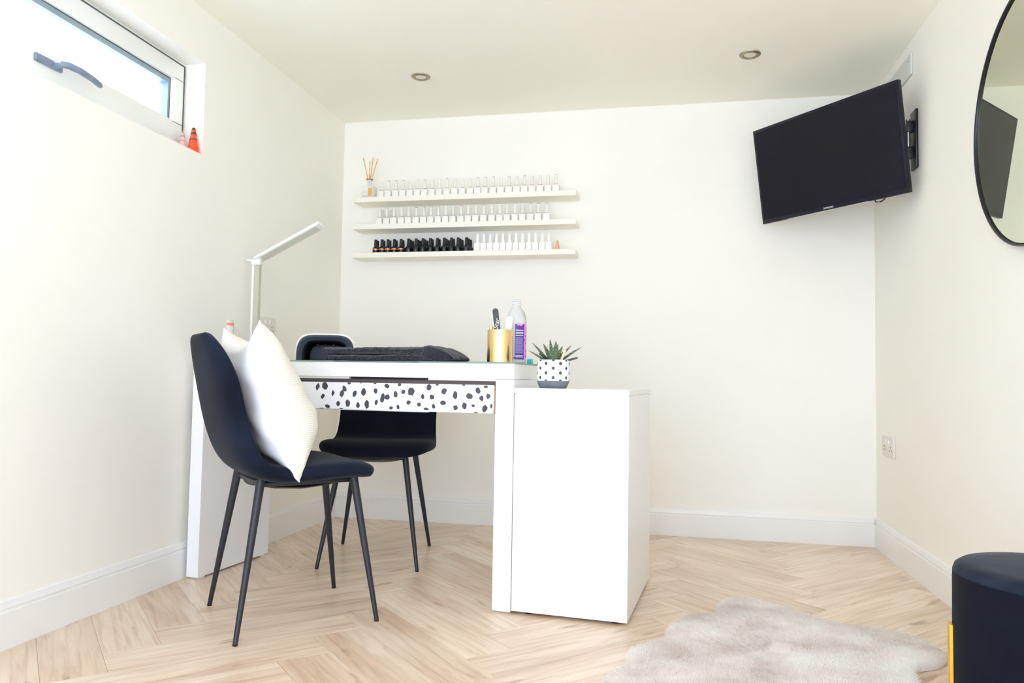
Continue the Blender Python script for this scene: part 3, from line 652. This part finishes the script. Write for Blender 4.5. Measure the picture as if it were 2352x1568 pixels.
for (uv, dep, wd, old, arch) in leaves:
    off = img(uv[0], uv[1], 0); tip = Vector((off.x, off.y, 0.082+off.z)) + vdir*dep
    base = Vector((tip.x*0.12, tip.y*0.12, 0.078)); L = tip-base
    o_ = base+L*0.5+Vector((0, 0, L.length*arch*0.28))
    b = bm_new(); segs = 9; side = L.cross(Vector((0, 0, 1))).normalized(); prev = None
    wd_ = wd*0.0013*1.1
    for i in range(segs+1):
        t_ = i/segs; p = base*(1-t_)**2+o_*2*t_*(1-t_)+tip*t_*t_
        dd = ((o_-base)*(1-t_)+(tip-o_)*t_).normalized(); nn = side.cross(dd).normalized()
        if nn.z < 0: nn = -nn
        ww = wd_*(1.0-0.12*t_-0.86*t_**3.0) if not old else wd_*(1-0.35*t_); ww = max(ww, 0.0006)
        rr = [b.verts.new(p+side*ww*math.cos(a)+nn*(ww*0.55*math.sin(a) if math.sin(a) < 0 else ww*0.22*math.sin(a))) for a in [2*PI*k/8 for k in range(8)]]
        if prev:
            for k in range(8): b.faces.new((prev[k], prev[(k+1) % 8], rr[(k+1) % 8], rr[k]))
        else: b.faces.new(rr[::-1])
        prev = rr
    b.faces.new(prev); obj('leaf', b, 'leafdark' if old else 'leaf', pot, smooth=True)
a_ = img(1286, 829, 0); c_ = img(1297, 802, 0)
b = bm_new(); add_tube(b, [Vector((a_.x, a_.y, 0.080))-vdir*.030, Vector((a_.x, a_.y, 0.084+a_.z))-vdir*.030, Vector((c_.x, c_.y, 0.084+c_.z))-vdir*.034], [.0034, .0034, .0040], 8); obj('wooden_stick', b, 'twig', pot, smooth=True)

# ------------------------------------------------------------------ things on the desk
def dthing(name, label, cat, x, y, rz=0): return thing(name, label, cat, dpt(x, y, DT+0.0002), DA+rz)
# gold pot with files
gp = dthing('brush_pot', 'polished gold metal pot holding nail files on the desk', 'pot', -0.073, 0.080)
b = bm_new(); add_lathe(b, [(0.0412, 0), (0.0420, 0.001), (0.0420, 0.1055), (0.0405, 0.1055), (0.0405, 0.003), (0.001, 0.003)], 64, cap=True); obj('pot', b, 'gold', gp, smooth=True)
def nail_file(label, x, y, lean_x, lean_y, L, wdt, mm, name='nail_file', z0=0.004, th_=0.0035, txt=None):
    p0 = dpt(x, y, DT+z0); t = thing(name, label, 'nail file', p0, DA); t.rotation_euler = (lean_y, lean_x, DA)
    b = bm_new(); pts = [(-wdt/2, 0), (wdt/2, 0)] + [(wdt/2*math.cos(a), L-wdt/2+wdt/2*math.sin(a)) for a in [PI*i/10 for i in range(11)]]
    A = [b.verts.new((q[0], -th_/2, q[1])) for q in pts]; B = [b.verts.new((q[0], th_/2, q[1])) for q in pts]
    b.faces.new(A); b.faces.new(B[::-1])
    for i in range(len(pts)): b.faces.new((A[i], A[(i+1) % len(pts)], B[(i+1) % len(pts)], B[i]))
    obj('file_blade', b, mm, t)
    if txt: text('script_print', txt, 0.021, (0.0005, -th_/2-0.0006, L*0.70), (PI/2, -PI/2*0.82, 0), 'white_plain', t, shear=0.3)
    return t
nail_file('dark grey nail file with white script leaning in gold pot', -0.068, 0.070, -0.115, 0.02, 0.173, 0.0190, 'file', txt='Star')
nail_file('broad white nail file to the left of the dark one', -0.078, 0.088, -0.10, 0.0, 0.170, 0.028, 'softwhite')
nail_file('white nail file leaning right against the clear bottle', -0.066, 0.096, 0.14, 0.0, 0.150, 0.022, 'white_plain')
t = thing('glass_dropper', 'small grey glass tool at the left rim of gold pot', 'tool', dpt(-0.098, 0.09, DT+0.004), DA); t.rotation_euler = (0, -0.10, DA)
b = bm_new(); add_tube(b, [(0, 0, 0), (0, 0, 0.10), (0, 0, 0.125), (0.0, 0, 0.14)], [0.003, 0.003, 0.0055, 0.004], 10); obj('tool_body', b, 'clearplastic', t, smooth=True)
t = thing('gold_tube', 'short gold cuticle oil tube inside the gold pot', 'tube', dpt(-0.100, 0.066, DT+0.004), DA)
b = bm_new(); add_lathe(b, [(0.0055, 0), (0.0055, 0.112), (0.0042, 0.116), (0.0042, 0.119)], 16); obj('tube_body', b, 'gold', t, smooth=True)
# clear bottle with purple label
bt = dthing('refill_bottle', 'clear capless bottle with purple floral label behind gold pot', 'bottle', -0.044, 0.165)
rb = 0.0335
b = bm_new(); add_lathe(b, [(rb-0.004, 0), (rb, 0.004), (rb, 0.142), (rb-0.0015, 0.156), (rb-0.006, 0.169), (rb-0.013, 0.180), (rb-0.019, 0.187), (0.0130, 0.192), (0.0130, 0.2135)], 48); obj('bottle_body', b, 'clearplastic', bt, smooth=True)
b = bm_new()
for z in (0.196, 0.202, 0.208): add_lathe(b, [(0.0137, z), (0.0150, z+0.001), (0.0150, z+0.0022), (0.0137, z+0.0032)], 32, cap=False)
obj('screw_thread', b, 'white_plain', bt, smooth=True)
def wrap(bm, a0, a1, z0, z1, r, n=12, mi=0):
    A = [bm.verts.new((r*math.cos(a0+(a1-a0)*i/n), r*math.sin(a0+(a1-a0)*i/n), z0)) for i in range(n+1)]
    B = [bm.verts.new((r*math.cos(a0+(a1-a0)*i/n), r*math.sin(a0+(a1-a0)*i/n), z1)) for i in range(n+1)]
    for i in range(n): bm.faces.new((A[i], A[i+1], B[i+1], B[i])).material_index = mi
bp = dpt(-0.044, 0.165); va = math.atan2(-bp.y, -bp.x)-DA      # towards the viewer, in bottle space
b = bm_new(); wrap(b, va-0.12, va+0.88, 0.012, 0.130, rb+0.0006); lab = obj('purple_label', b, 'purple', bt, smooth=True)
b = bm_new(); wrap(b, va+0.88, va+1.7, 0.012, 0.136, rb+0.0005); pk = obj('floral_label', b, 'labelpink', bt, smooth=True)
b = bm_new()
for z, h_ in ((0.020, 0.002), (0.0245, 0.002), (0.108, 0.0022), (0.1015, 0.0016), (0.0975, 0.0016), (0.0905, 0.0018)): wrap(b, va-0.05, va+0.75, z, z+h_, rb+0.0010)
obj('white_line', b, 'white_plain', lab)
b = bm_new()
for i in range(17): wrap(b, va-0.06, va+0.68+0.1*rs.random(), 0.034+i*0.0031, 0.0350+i*0.0031, rb+0.0009)
o = obj('small_print', b, 'lilac', lab); o['kind'] = 'stuff'
def blob(bm, an, z, ra, r):
    vs = [bm.verts.new((r*math.cos(an+ra*q/r*math.cos(2*PI*k/9)), r*math.sin(an+ra*q/r*math.cos(2*PI*k/9)), z+ra*q*math.sin(2*PI*k/9))) for k in range(9) for q in [rs.uniform(.7, 1.2)]]
    bm.faces.new(vs)
b = bm_new()
for i in range(26): blob(b, va+0.92+rs.random()*0.75, 0.015+rs.random()*0.11, 0.0030, rb+0.0010)
for i in range(9): blob(b, va-0.85+rs.random()*0.28, 0.112+rs.random()*0.012, 0.0030, rb+0.0010)
for i in range(5): blob(b, va-0.2+rs.random()*0.35, 0.016+rs.random()*0.003, 0.0028, rb+0.0012)
o = obj('purple_flower_print', b, 'purple', bt); o['kind'] = 'stuff'
b = bm_new()
for i in range(7): blob(b, va+0.05+rs.random()*0.6, 0.125+rs.random()*0.006, 0.0034, rb+0.0010)
for i in range(10): blob(b, va+0.85+rs.random()*0.6, 0.02+rs.random()*0.1, 0.0022, rb+0.0014)
o = obj('pink_flower_print', b, 'labelpink', bt); o['kind'] = 'stuff'
# turquoise cap
t = dthing('bottle_cap', 'small turquoise plastic cap at the right edge of desk', 'cap', -0.024, 0.270)
b = bm_new(); add_box(b, (-0.0092, -0.009, 0), (0.0092, 0.009, 0.0165), 0.0015, 2); obj('cap_body', b, 'turq', t, smooth=True)
b = bm_new(); add_box(b, (-0.007, -0.007, 0.0165), (0.007, 0.007, 0.0182), 0.0005, 1); obj('cap_rim', b, 'turq', t)

# folded towel: layered folds, slightly untidy at the right end
tow = dthing('folded_towel', 'folded black terry towel lying along the desk front', 'towel', -0.46, 0.115, 0.0)
def fold_layer(bm, x0, x1, y0, y1, z0, z1, seed, endbulge=0.012):
    rr = random.Random(seed); nx, nr = 120, 26; rings = []
    for i in range(nx+1):
        t_ = i/nx; x = x0+(x1-x0)*t_
        e = min(1.0, math.sqrt(max(0, 1-max(0, 1-t_*nx/2.5)**2)), math.sqrt(max(0, 1-max(0, 1-(1-t_)*nx/2.5)**2))) if True else 1
        e = max(e, 0.12); hz = (z1-z0)/2*e; cz = z0+(z1-z0)/2 - (1-e)*(z1-z0)*0.15
        ring_ = []
        for k in range(nr):
            a = 2*PI*k/nr; ca, sa = math.cos(a), math.sin(a)
            yy = (y0+y1)/2 + math.copysign(abs(ca)**0.35, ca)*(y1-y0)/2*(0.96+0.04*e)
            zz = cz + math.copysign(abs(sa)**0.6, sa)*hz
            nz = noise.noise(Vector((x*9+seed, yy*9, zz*20)))*0.005 + noise.noise(Vector((x*70, yy*70+seed, zz*70)))*0.0022
            if sa < -0.5 and z0 < 0.002: nz = 0
            ring_.append(bm.verts.new((x, yy+nz, max(0.0005, zz+nz))))
        rings.append(ring_)
    for a, c_ in zip(rings, rings[1:]):
        for k in range(nr): bm.faces.new((a[k], a[(k+1) % nr], c_[(k+1) % nr], c_[k]))
    bm.faces.new(rings[0][::-1]); bm.faces.new(rings[-1])
b = bm_new(); fold_layer(b, -0.228, 0.175, -0.090, 0.090, 0.0, 0.024, 2); obj('lower_fold', b, 'towel', tow, smooth=True)
b = bm_new(); fold_layer(b, -0.238, 0.160, -0.092, 0.090, 0.0225, 0.0475, 5); obj('upper_fold', b, 'towel', tow, smooth=True)
b = bm_new()
pr = [(0.130, 0.050), (0.160, 0.054), (0.176, 0.046), (0.200, 0.040), (0.225, 0.028), (0.244, 0.017), (0.246, 0.004), (0.20, 0.001), (0.150, 0.002), (0.13, 0.02)]
rws = []
for j in range(15):
    y = -0.096+0.186*j/14
    rws.append([b.verts.new((x+0.006*noise.noise(Vector((y*30, x*10, 1))), y, max(0.0005, z+(0.005*noise.noise(Vector((x*34, y*34, 3)))+0.003*math.sin(x*210+y*30))*(1 if z > .006 else 0)))) for x, z in pr])
for a, c_ in zip(rws, rws[1:]):
    for k in range(len(pr)): b.faces.new((a[k], a[(k+1) % len(pr)], c_[(k+1) % len(pr)], c_[k]))
b.faces.new(rws[0]); b.faces.new(rws[-1][::-1]); q = obj('loose_corner', b, 'towel', tow, smooth=True)
q.modifiers.new('sub', 'SUBSURF').render_levels = 2; q.modifiers[-1].levels = 2

# UV nail lamp
uv = dthing('nail_lamp', 'arched white and black nail curing lamp behind the towel', 'nail lamp', -0.832, 0.290, 0.44)
def arch(wd, hg, n=28, ex=0.42, z0=0.0):
    return [(math.copysign(abs(math.cos(a))**ex, math.cos(a))*wd, z0+abs(math.sin(a))**0.62*(hg-z0)) for a in [PI*i/n for i in range(n+1)]]
def arch_shell(secs, name, mm, par, close_end=False):
    b = bm_new(); rs_ = [[b.verts.new((x, y, z)) for x, z in prof] for prof, y in secs]
    for A, B in zip(rs_, rs_[1:]):
        for i in range(len(A)-1): b.faces.new((A[i], A[i+1], B[i+1], B[i]))
    if close_end: b.faces.new(rs_[-1])
    return obj(name, b, mm, par, smooth=True)
arch_shell([(arch(0.106, 0.100), -0.068), (arch(0.112, 0.106), -0.06), (arch(0.113, 0.108), 0.04), (arch(0.098, 0.098), 0.07), (arch(0.07, 0.08), 0.085)], 'outer_shell', 'softwhite', uv, True)
arch_shell([(arch(0.106, 0.100), -0.068), (arch(0.098, 0.093), -0.078), (arch(0.084, 0.080), -0.070), (arch(0.080, 0.076), -0.05)], 'front_bezel', 'uvshell', uv)
arch_shell([(arch(0.081, 0.077), -0.055), (arch(0.078, 0.074), 0.03), (arch(0.07, 0.066), 0.055)], 'inner_chamber', 'uvinner', uv, True)
box('base_plate', (-0.098, -0.072, 0), (0.098, 0.085, 0.006), 'uvinner', uv, 0.002, 1)
for i, x in enumerate((-0.035, -0.005, 0.025)):
    b = bm_new(); add_lathe(b, [(0.0065, 0), (0.002, -0.006)], 12); o = obj('led_cup', b, 'led', uv, smooth=True); o.location = (x, -0.012, 0.067)
box('side_grille', (-0.116, -0.02, 0.0), (-0.104, 0.05, 0.034), 'lampgrey', uv, 0.003, 1)

# pump bottle
t = dthing('spray_bottle', 'clear bottle with coral label and white nozzle behind the cushion', 'bottle', -1.262, 0.250)
b = bm_new(); add_lathe(b, [(0.029, 0), (0.030, 0.003), (0.030, 0.153), (0.028, 0.159), (0.016, 0.163), (0.013, 0.166)], 32); obj('bottle_body', b, 'milky', t, smooth=True)
b = bm_new(); add_lathe(b, [(0.0165, 0.160), (0.0165, 0.172), (0.0125, 0.180), (0.0085, 0.188), (0.0075, 0.205), (0.0055, 0.212)], 24); obj('nozzle', b, 'softwhite', t, smooth=True)
b = bm_new(); wrap(b, 0, 2*PI, 0.030, 0.149, 0.0304, 40); l2 = obj('coral_label', b, 'coral', t, smooth=True)
sa = math.atan2(-dpt(-1.262, .25).y, -dpt(-1.262, .25).x)-DA
b = bm_new(); wrap(b, sa-0.45, sa+1.2, 0.035, 0.138, 0.0309, 20); obj('white_label_panel', b, 'white_plain', l2, smooth=True)
b = bm_new(); wrap(b, sa-0.15, sa+0.1, 0.118, 0.132, 0.0312, 6); obj('pink_mark', b, 'labelpink', l2)

# LED desk lamp
lx, ly = -1.178, 0.320
lamp = dthing('desk_lamp', 'slim folding white desk lamp with a raised bar head', 'lamp', lx, ly)
box('lamp_base', (-0.06, -0.045, 0), (0.06, 0.045, 0.014), 'lampwhite', lamp, 0.005, 3)
box('post', (-0.017, -0.010, 0.014), (-0.006, 0.010, 0.388), 'lampwhite', lamp, 0.001, 1)
box('post_cover', (-0.0055, -0.009, 0.014), (0.016, 0.009, 0.384), 'lampgrey', lamp, 0.001, 1)
b = bm_new(); add_box(b, (-0.022, -0.014, 0.384), (0.020, 0.014, 0.412), 0.007, 3); add_tube(b, [(-0.048, 0, 0.408), (-0.016, 0, 0.404), (0.02, 0, 0.414)], [0.004, 0.008, 0.008], 10); obj('hinge', b, 'lampwhite', lamp, smooth=True)
hd_ = box('lamp_head', (0.0, -0.022, 0.0), (0.318, 0.022, 0.014), 'lampwhite', lamp, 0.003, 2); hd_.location = (0.0, 0, 0.400); hd_.rotation_euler = (math.radians(-14), -math.radians(24.5), 0)
box('light_panel', (0.030, -0.0175, -0.0015), (0.300, 0.0175, 0.0006), 'diffuser', hd_)

# ------------------------------------------------------------------ chairs
def chair(label, cx, cy, face, hs, ht, vel, mid_):
    # local frame: +x forward, y across; face = heading
    t = thing('dining_chair', label, 'chair', (cx, cy, 0), face, 'velvet shell chairs at the desk')
    prof = [(.194, .418, .110, .000), (.189, .428, .165, .003), (.164, .441, .205, .007), (.10, .447, .224, .010), (.02, .442, .226, .011), (-.06, .437, .223, .012), (-.120, .439, .217, .018), (-.168, .456, .211, .028),
            (-.202, .497, .207, .036), (-.224, .550, .206, .038)]
    for k in range(9):
        q = max(0, k-1)/7*math.radians(73); z = .600 if k == 0 else .652+.196*math.sin(q)
        w_ = .208 if k == 0 else .208*math.cos(q)**0.9
        prof.append((-.238-.052*(z-.6)/.24, z, w_, .036*(w_/.208)**2))
    P = [Vector((s, 0, z)) for s, z, _, _ in prof]; nu = 8; b = bm_new(); rows = []
    for i, (s, z, hw, cv_) in enumerate(prof):
        tg = (P[min(i+1, len(P)-1)]-P[max(i-1, 0)]).normalized(); nn = Vector((tg.z, 0, -tg.x))
        if nn.z < 0 and s > -0.1: nn = -nn
        if s <= -0.1 and nn.x < 0: nn = -nn
        row = []
        for k in range(nu+1):
            uu = -1+2*k/nu; p = P[i]+Vector((0, hw*math.sin(uu*PI/2*0.98)/math.sin(PI/2*.98), 0))+nn*cv_*abs(uu)**2.2
            row.append(b.verts.new(p))
        rows.append(row)
    for A, B in zip(rows, rows[1:]):
        for k in range(nu): b.faces.new((A[k], A[k+1], B[k+1], B[k]))
    o = obj('seat_shell', b, vel, t, smooth=True)
    vg = o.vertex_groups.new(name='pad')
    for i in range(len(prof)):
        wt = (0.40, 0.72, 0.95, 1.0, 1.0, 1.0, 0.95, 0.85, 0.75, 0.7)[i] if i < 10 else 0.68
        if i == len(prof)-1: wt *= 0.7
        for k in range(nu+1): vg.add([i*(nu+1)+k], wt*(0.42 if k in (0, nu) else 0.85 if k in (1, nu-1) else 1.0), 'REPLACE')
    so = o.modifiers.new('thick', 'SOLIDIFY'); so.thickness = 0.054; so.offset = 0.0; so.vertex_group = 'pad'
    su = o.modifiers.new('sub', 'SUBSURF'); su.levels = 2; su.render_levels = 2
    o.data.attributes.remove(o.data.attributes['sharp_edge']) if 'sharp_edge' in o.data.attributes else None
    # under frame: shallow dished pan and cross rails
    b = bm_new(); add_box(b, (-0.135, -0.12, 0.402), (0.140, 0.12, 0.417), 0.006, 2); add_tube(b, [(-0.14, 0, 0.404), (-0.08, 0, 0.396), (0, 0, 0.393), (0.08, 0, 0.396), (0.14, 0, 0.404)], [0.05, 0.085, 0.10, 0.085, 0.05], 16, flat=0.12)
    for s in (-0.132, 0.138): add_tube(b, [(s, -0.12, 0.412), (s, 0.12, 0.412)], 0.010, 10)
    obj('seat_frame', b, 'black_metal', t, smooth=True)
    for (fx, fy) in hs:
        tx, tyy = math.copysign(ht[0], fx), math.copysign(ht[1], fy)
        b = bm_new(); top = Vector((tx, tyy, 0.425)); ft = Vector((fx, fy, 0.004)); add_tube(b, [top, top.lerp(ft, .5), ft], [0.0125, 0.0100, 0.0068], 18)
        lg = obj('leg', b, 'black_metal', t, smooth=True)
        b = bm_new(); add_lathe(b, [(0.0070, 0), (0.0074, 0.005)], 14, c=(fx, fy)); obj('foot_cap', b, 'blackframe', lg)
    return t
chA = chair('dark navy velvet chair with the cream cushion, nearest the camera', -1.119, 2.158, math.radians(45.2), [(-.212, -.203), (-.192, .203), (.194, -.199), (.210, .199)], (.138, .128), 'velvet', 0)
chB = chair('black velvet chair tucked under the desk, facing the camera', -1.142, 2.914, math.radians(-78.4), [(.210, -.189), (.223, .189), (-.219, -.187), (-.214, .187)], (.138, .122), 'velvet_black', 0)

# ------------------------------------------------------------------ cushion on the near chair (chair frame, standing against the back)
cu = thing('cushion', 'plump cream cushion propped upright on the near velvet chair', 'cushion', (-1.119, 2.158, 0), math.radians(45.2))
C0 = Vector((-0.122, 0.0, 0.655)); ez = Vector((-0.26, 0, 1)).normalized(); ey = Vector((0, 1, 0)); ex = Vector((ez.z, 0, -ez.x))
def cushion_half(sign, name, mm, depth, N=26):
    b = bm_new(); g = []
    for i in range(N+1):
        row = []
        for j in range(N+1):
            a, c_ = -1+2*i/N, -1+2*j/N
            ins = 0.100   # edges pull in between the pointed corners
            hy = 0.222*(1-ins*(1-c_*c_)**1.0); hz = 0.238*(1-ins*0.9*(1-a*a))
            y, z = a*hy, c_*hz
            th_ = depth*((1-abs(a)**2.3)*(1-abs(c_)**2.3))**0.55
            wr = 0
            if 0 < i < N and 0 < j < N:
                wr = 0.020*noise.noise(Vector((y*5+sign*3, z*9, 1)))+0.009*noise.noise(Vector((y*14, z*22, sign*2)))
            sag = -0.02*(1-abs(c_))*0
            x = sign*(th_+wr*min(1, th_/0.03))
            if sign < 0: x = max(x, -0.080)
            else: x *= 1.0-0.28*c_
            # top edge slumps between the two corners
            if c_ > 0: z -= 0.06*(1-a*a)*c_*c_
            else:
                z += c_*c_*(0.034*(1-a*a)+0.045*max(0, a)) - 0.012*c_*c_*max(0, -a)**3
                y -= 0.030*c_*c_*max(0, -a)**3
            q_ = 1-0.045*abs(a*c_)**10; y *= q_; z *= q_
            p = C0+ex*x+ey*y+ez*z
            row.append(b.verts.new(p))
        g.append(row)
    for i in range(N):
        for j in range(N): b.faces.new((g[i][j], g[i+1][j], g[i+1][j+1], g[i][j+1]))
    o = obj(name, b, mm, cu, smooth=False)
    o.data.polygons.foreach_set('use_smooth', [True]*len(o.data.polygons))
    su = o.modifiers.new('sub', 'SUBSURF'); su.levels = 1; su.render_levels = 1
    return o
cushion_half(1, 'ribbed_front', 'cush_rib', 0.135); cushion_half(-1, 'plain_back', 'cush_smooth', 0.075)

# ------------------------------------------------------------------ sheepskin rug
def gz(u, v, z=0.02):
    d = fwd + rt*((u-1176)/FPX) + up*((784-v)/FPX); k = (z-CAM.z)/d.z; return (CAM.x+d.x*k, CAM.y+d.y*k)
opx = [(1441, 1533), (1441, 1507), (1452, 1488), (1479, 1476), (1524, 1471), (1531, 1460), (1538, 1440), (1566, 1423), (1597, 1413), (1641, 1409), (1650, 1402), (1650, 1388), (1665, 1376), (1693, 1372), (1727, 1373), (1769, 1388), (1838, 1407),
       (1906, 1428), (1958, 1436), (2030, 1443), (2044, 1450), (2096, 1460), (2134, 1474), (2158, 1488), (2173, 1504), (2158, 1518), (2123, 1524), (2106, 1528), (2100, 1534), (2108, 1553), (2108, 1572)]
out = [gz(*p) for p in opx] + [(0.50, 1.90), (0.52, 1.78), (0.44, 1.68), (0.38, 1.62), (0.30, 1.52), (0.16, 1.50), (0.06, 1.56), (-0.02, 1.66), (-0.10, 1.72), (-0.14, 1.84), (-0.09, 1.93)]
rx = sum(p[0] for p in out)/len(out); ry = sum(p[1] for p in out)/len(out)
# smooth closed outline
def crm(P, n=6):
    o = []
    for i in range(len(P)):
        p0, p1, p2, p3 = [Vector(P[(i+k) % len(P)]) for k in (-1, 0, 1, 2)]
        for s in range(n):
            t_ = s/n; o.append(0.5*((2*p1)+(-p0+p2)*t_+(2*p0-5*p1+4*p2-p3)*t_*t_+(-p0+3*p1-3*p2+p3)*t_**3))
    return o
oc = crm(out, 4)
rug = thing('sheepskin_rug', 'off-white mauve-tinged sheepskin rug on the floor before the stool', 'rug', (rx, ry, 0))
b = bm_new(); lev = []
rings_def = [(1.0, 0.001), (1.006, 0.008), (0.995, 0.018), (0.975, 0.024), (0.93, 0.027), (0.86, 0.028), (0.76, 0.0285), (0.64, 0.029), (0.5, 0.029), (0.36, 0.029), (0.2, 0.029), (0.08, 0.029)]
surf = []
for s, z in rings_def:
    rr = []
    for p in oc:
        x, y = (p[0]-rx)*s, (p[1]-ry)*s
        zz = z + (0.006*noise.noise(Vector((x*7, y*14, 0)))+0.003*noise.noise(Vector((x*30, y*60, 0))) if z > 0.02 else 0)
        rr.append(b.verts.new((x, y, zz)))
    lev.append(rr)
n = len(oc)
for A, B in zip(lev, lev[1:]):
    for i in range(n): b.faces.new((A[i], A[(i+1) % n], B[(i+1) % n], B[i]))
b.faces.new(lev[-1]); b.faces.new(lev[0][::-1])
hide = obj('hide', b, 'fur', rug, smooth=True)
vs, fs = [], []; rf = random.Random(5)
tris = []
for li in range(1, len(lev)-1): pass
co = [v.co.copy() for v in hide.data.vertices]; NP = n
areas = []
for li in range(1, len(rings_def)-1):
    for i in range(NP):
        a, c_, d_, e_ = co[li*NP+i], co[li*NP+(i+1) % NP], co[(li+1)*NP+(i+1) % NP], co[(li+1)*NP+i]
        areas.append((a, c_, d_, e_, ((c_-a).cross(e_-a)).length))
tot = sum(q[4] for q in areas); target = 52000
for a, c_, d_, e_, ar in areas:
    for _ in range(int(ar/tot*target+rf.random())):
        s, t_ = rf.random(), rf.random(); p = (a*(1-s)+c_*s)*(1-t_)+(e_*(1-s)+d_*s)*t_
        fl = noise.noise(Vector((p.x*3, p.y*3, 7)))*3+2.4
        rad = Vector((p.x, p.y, 0)).normalized() if p.z < 0.022 else Vector((0, 0, 0))
        dr_ = (Vector((math.cos(fl)*0.9, math.sin(fl)*0.9, 0.55))+rad*0.9+Vector((rf.gauss(0, .35), rf.gauss(0, .35), rf.gauss(0, .12)))).normalized()
        L = rf.uniform(0.007, 0.013); sd = dr_.cross(Vector((rf.gauss(0, 1), rf.gauss(0, 1), 1))).normalized()*0.0007
        k = len(vs); tipp = p+dr_*L; tipp.z = max(tipp.z, 0.001)
        vs += [tuple(p-sd), tuple(p+sd), tuple(tipp)]; fs.append((k, k+1, k+2))
me = bpy.data.meshes.new('fur'); me.from_pydata(vs, [], fs); me.materials.append(M['fur']); fo = bpy.data.objects.new('fur_pile', me); COL.objects.link(fo); fo.parent = rug; fo['kind'] = 'stuff'

# ------------------------------------------------------------------ velvet stool, front right
st = thing('velvet_stool', 'round black velvet stool with gold side legs, cut by the frame', 'stool', (0.741, 1.665, 0))
SR = 0.178; SZt = 0.370
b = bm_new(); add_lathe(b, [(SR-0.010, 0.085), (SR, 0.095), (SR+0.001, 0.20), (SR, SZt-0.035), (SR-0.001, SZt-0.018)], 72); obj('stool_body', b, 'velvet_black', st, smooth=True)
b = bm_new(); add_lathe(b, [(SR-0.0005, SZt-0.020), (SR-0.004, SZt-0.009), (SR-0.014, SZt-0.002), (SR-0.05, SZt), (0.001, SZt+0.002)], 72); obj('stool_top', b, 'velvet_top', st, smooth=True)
cdir = math.atan2(-1.665, -0.741)
for k in range(4):
    an = cdir-math.radians(78)+k*PI/2
    b = bm_new(); add_box(b, (SR+0.0005, -0.0125, 0), (SR+0.0085, 0.0125, 0.245), 0.0012, 1); lg = obj('leg', b, 'goldleg', st, smooth=True); lg.rotation_euler = (0, 0, an)
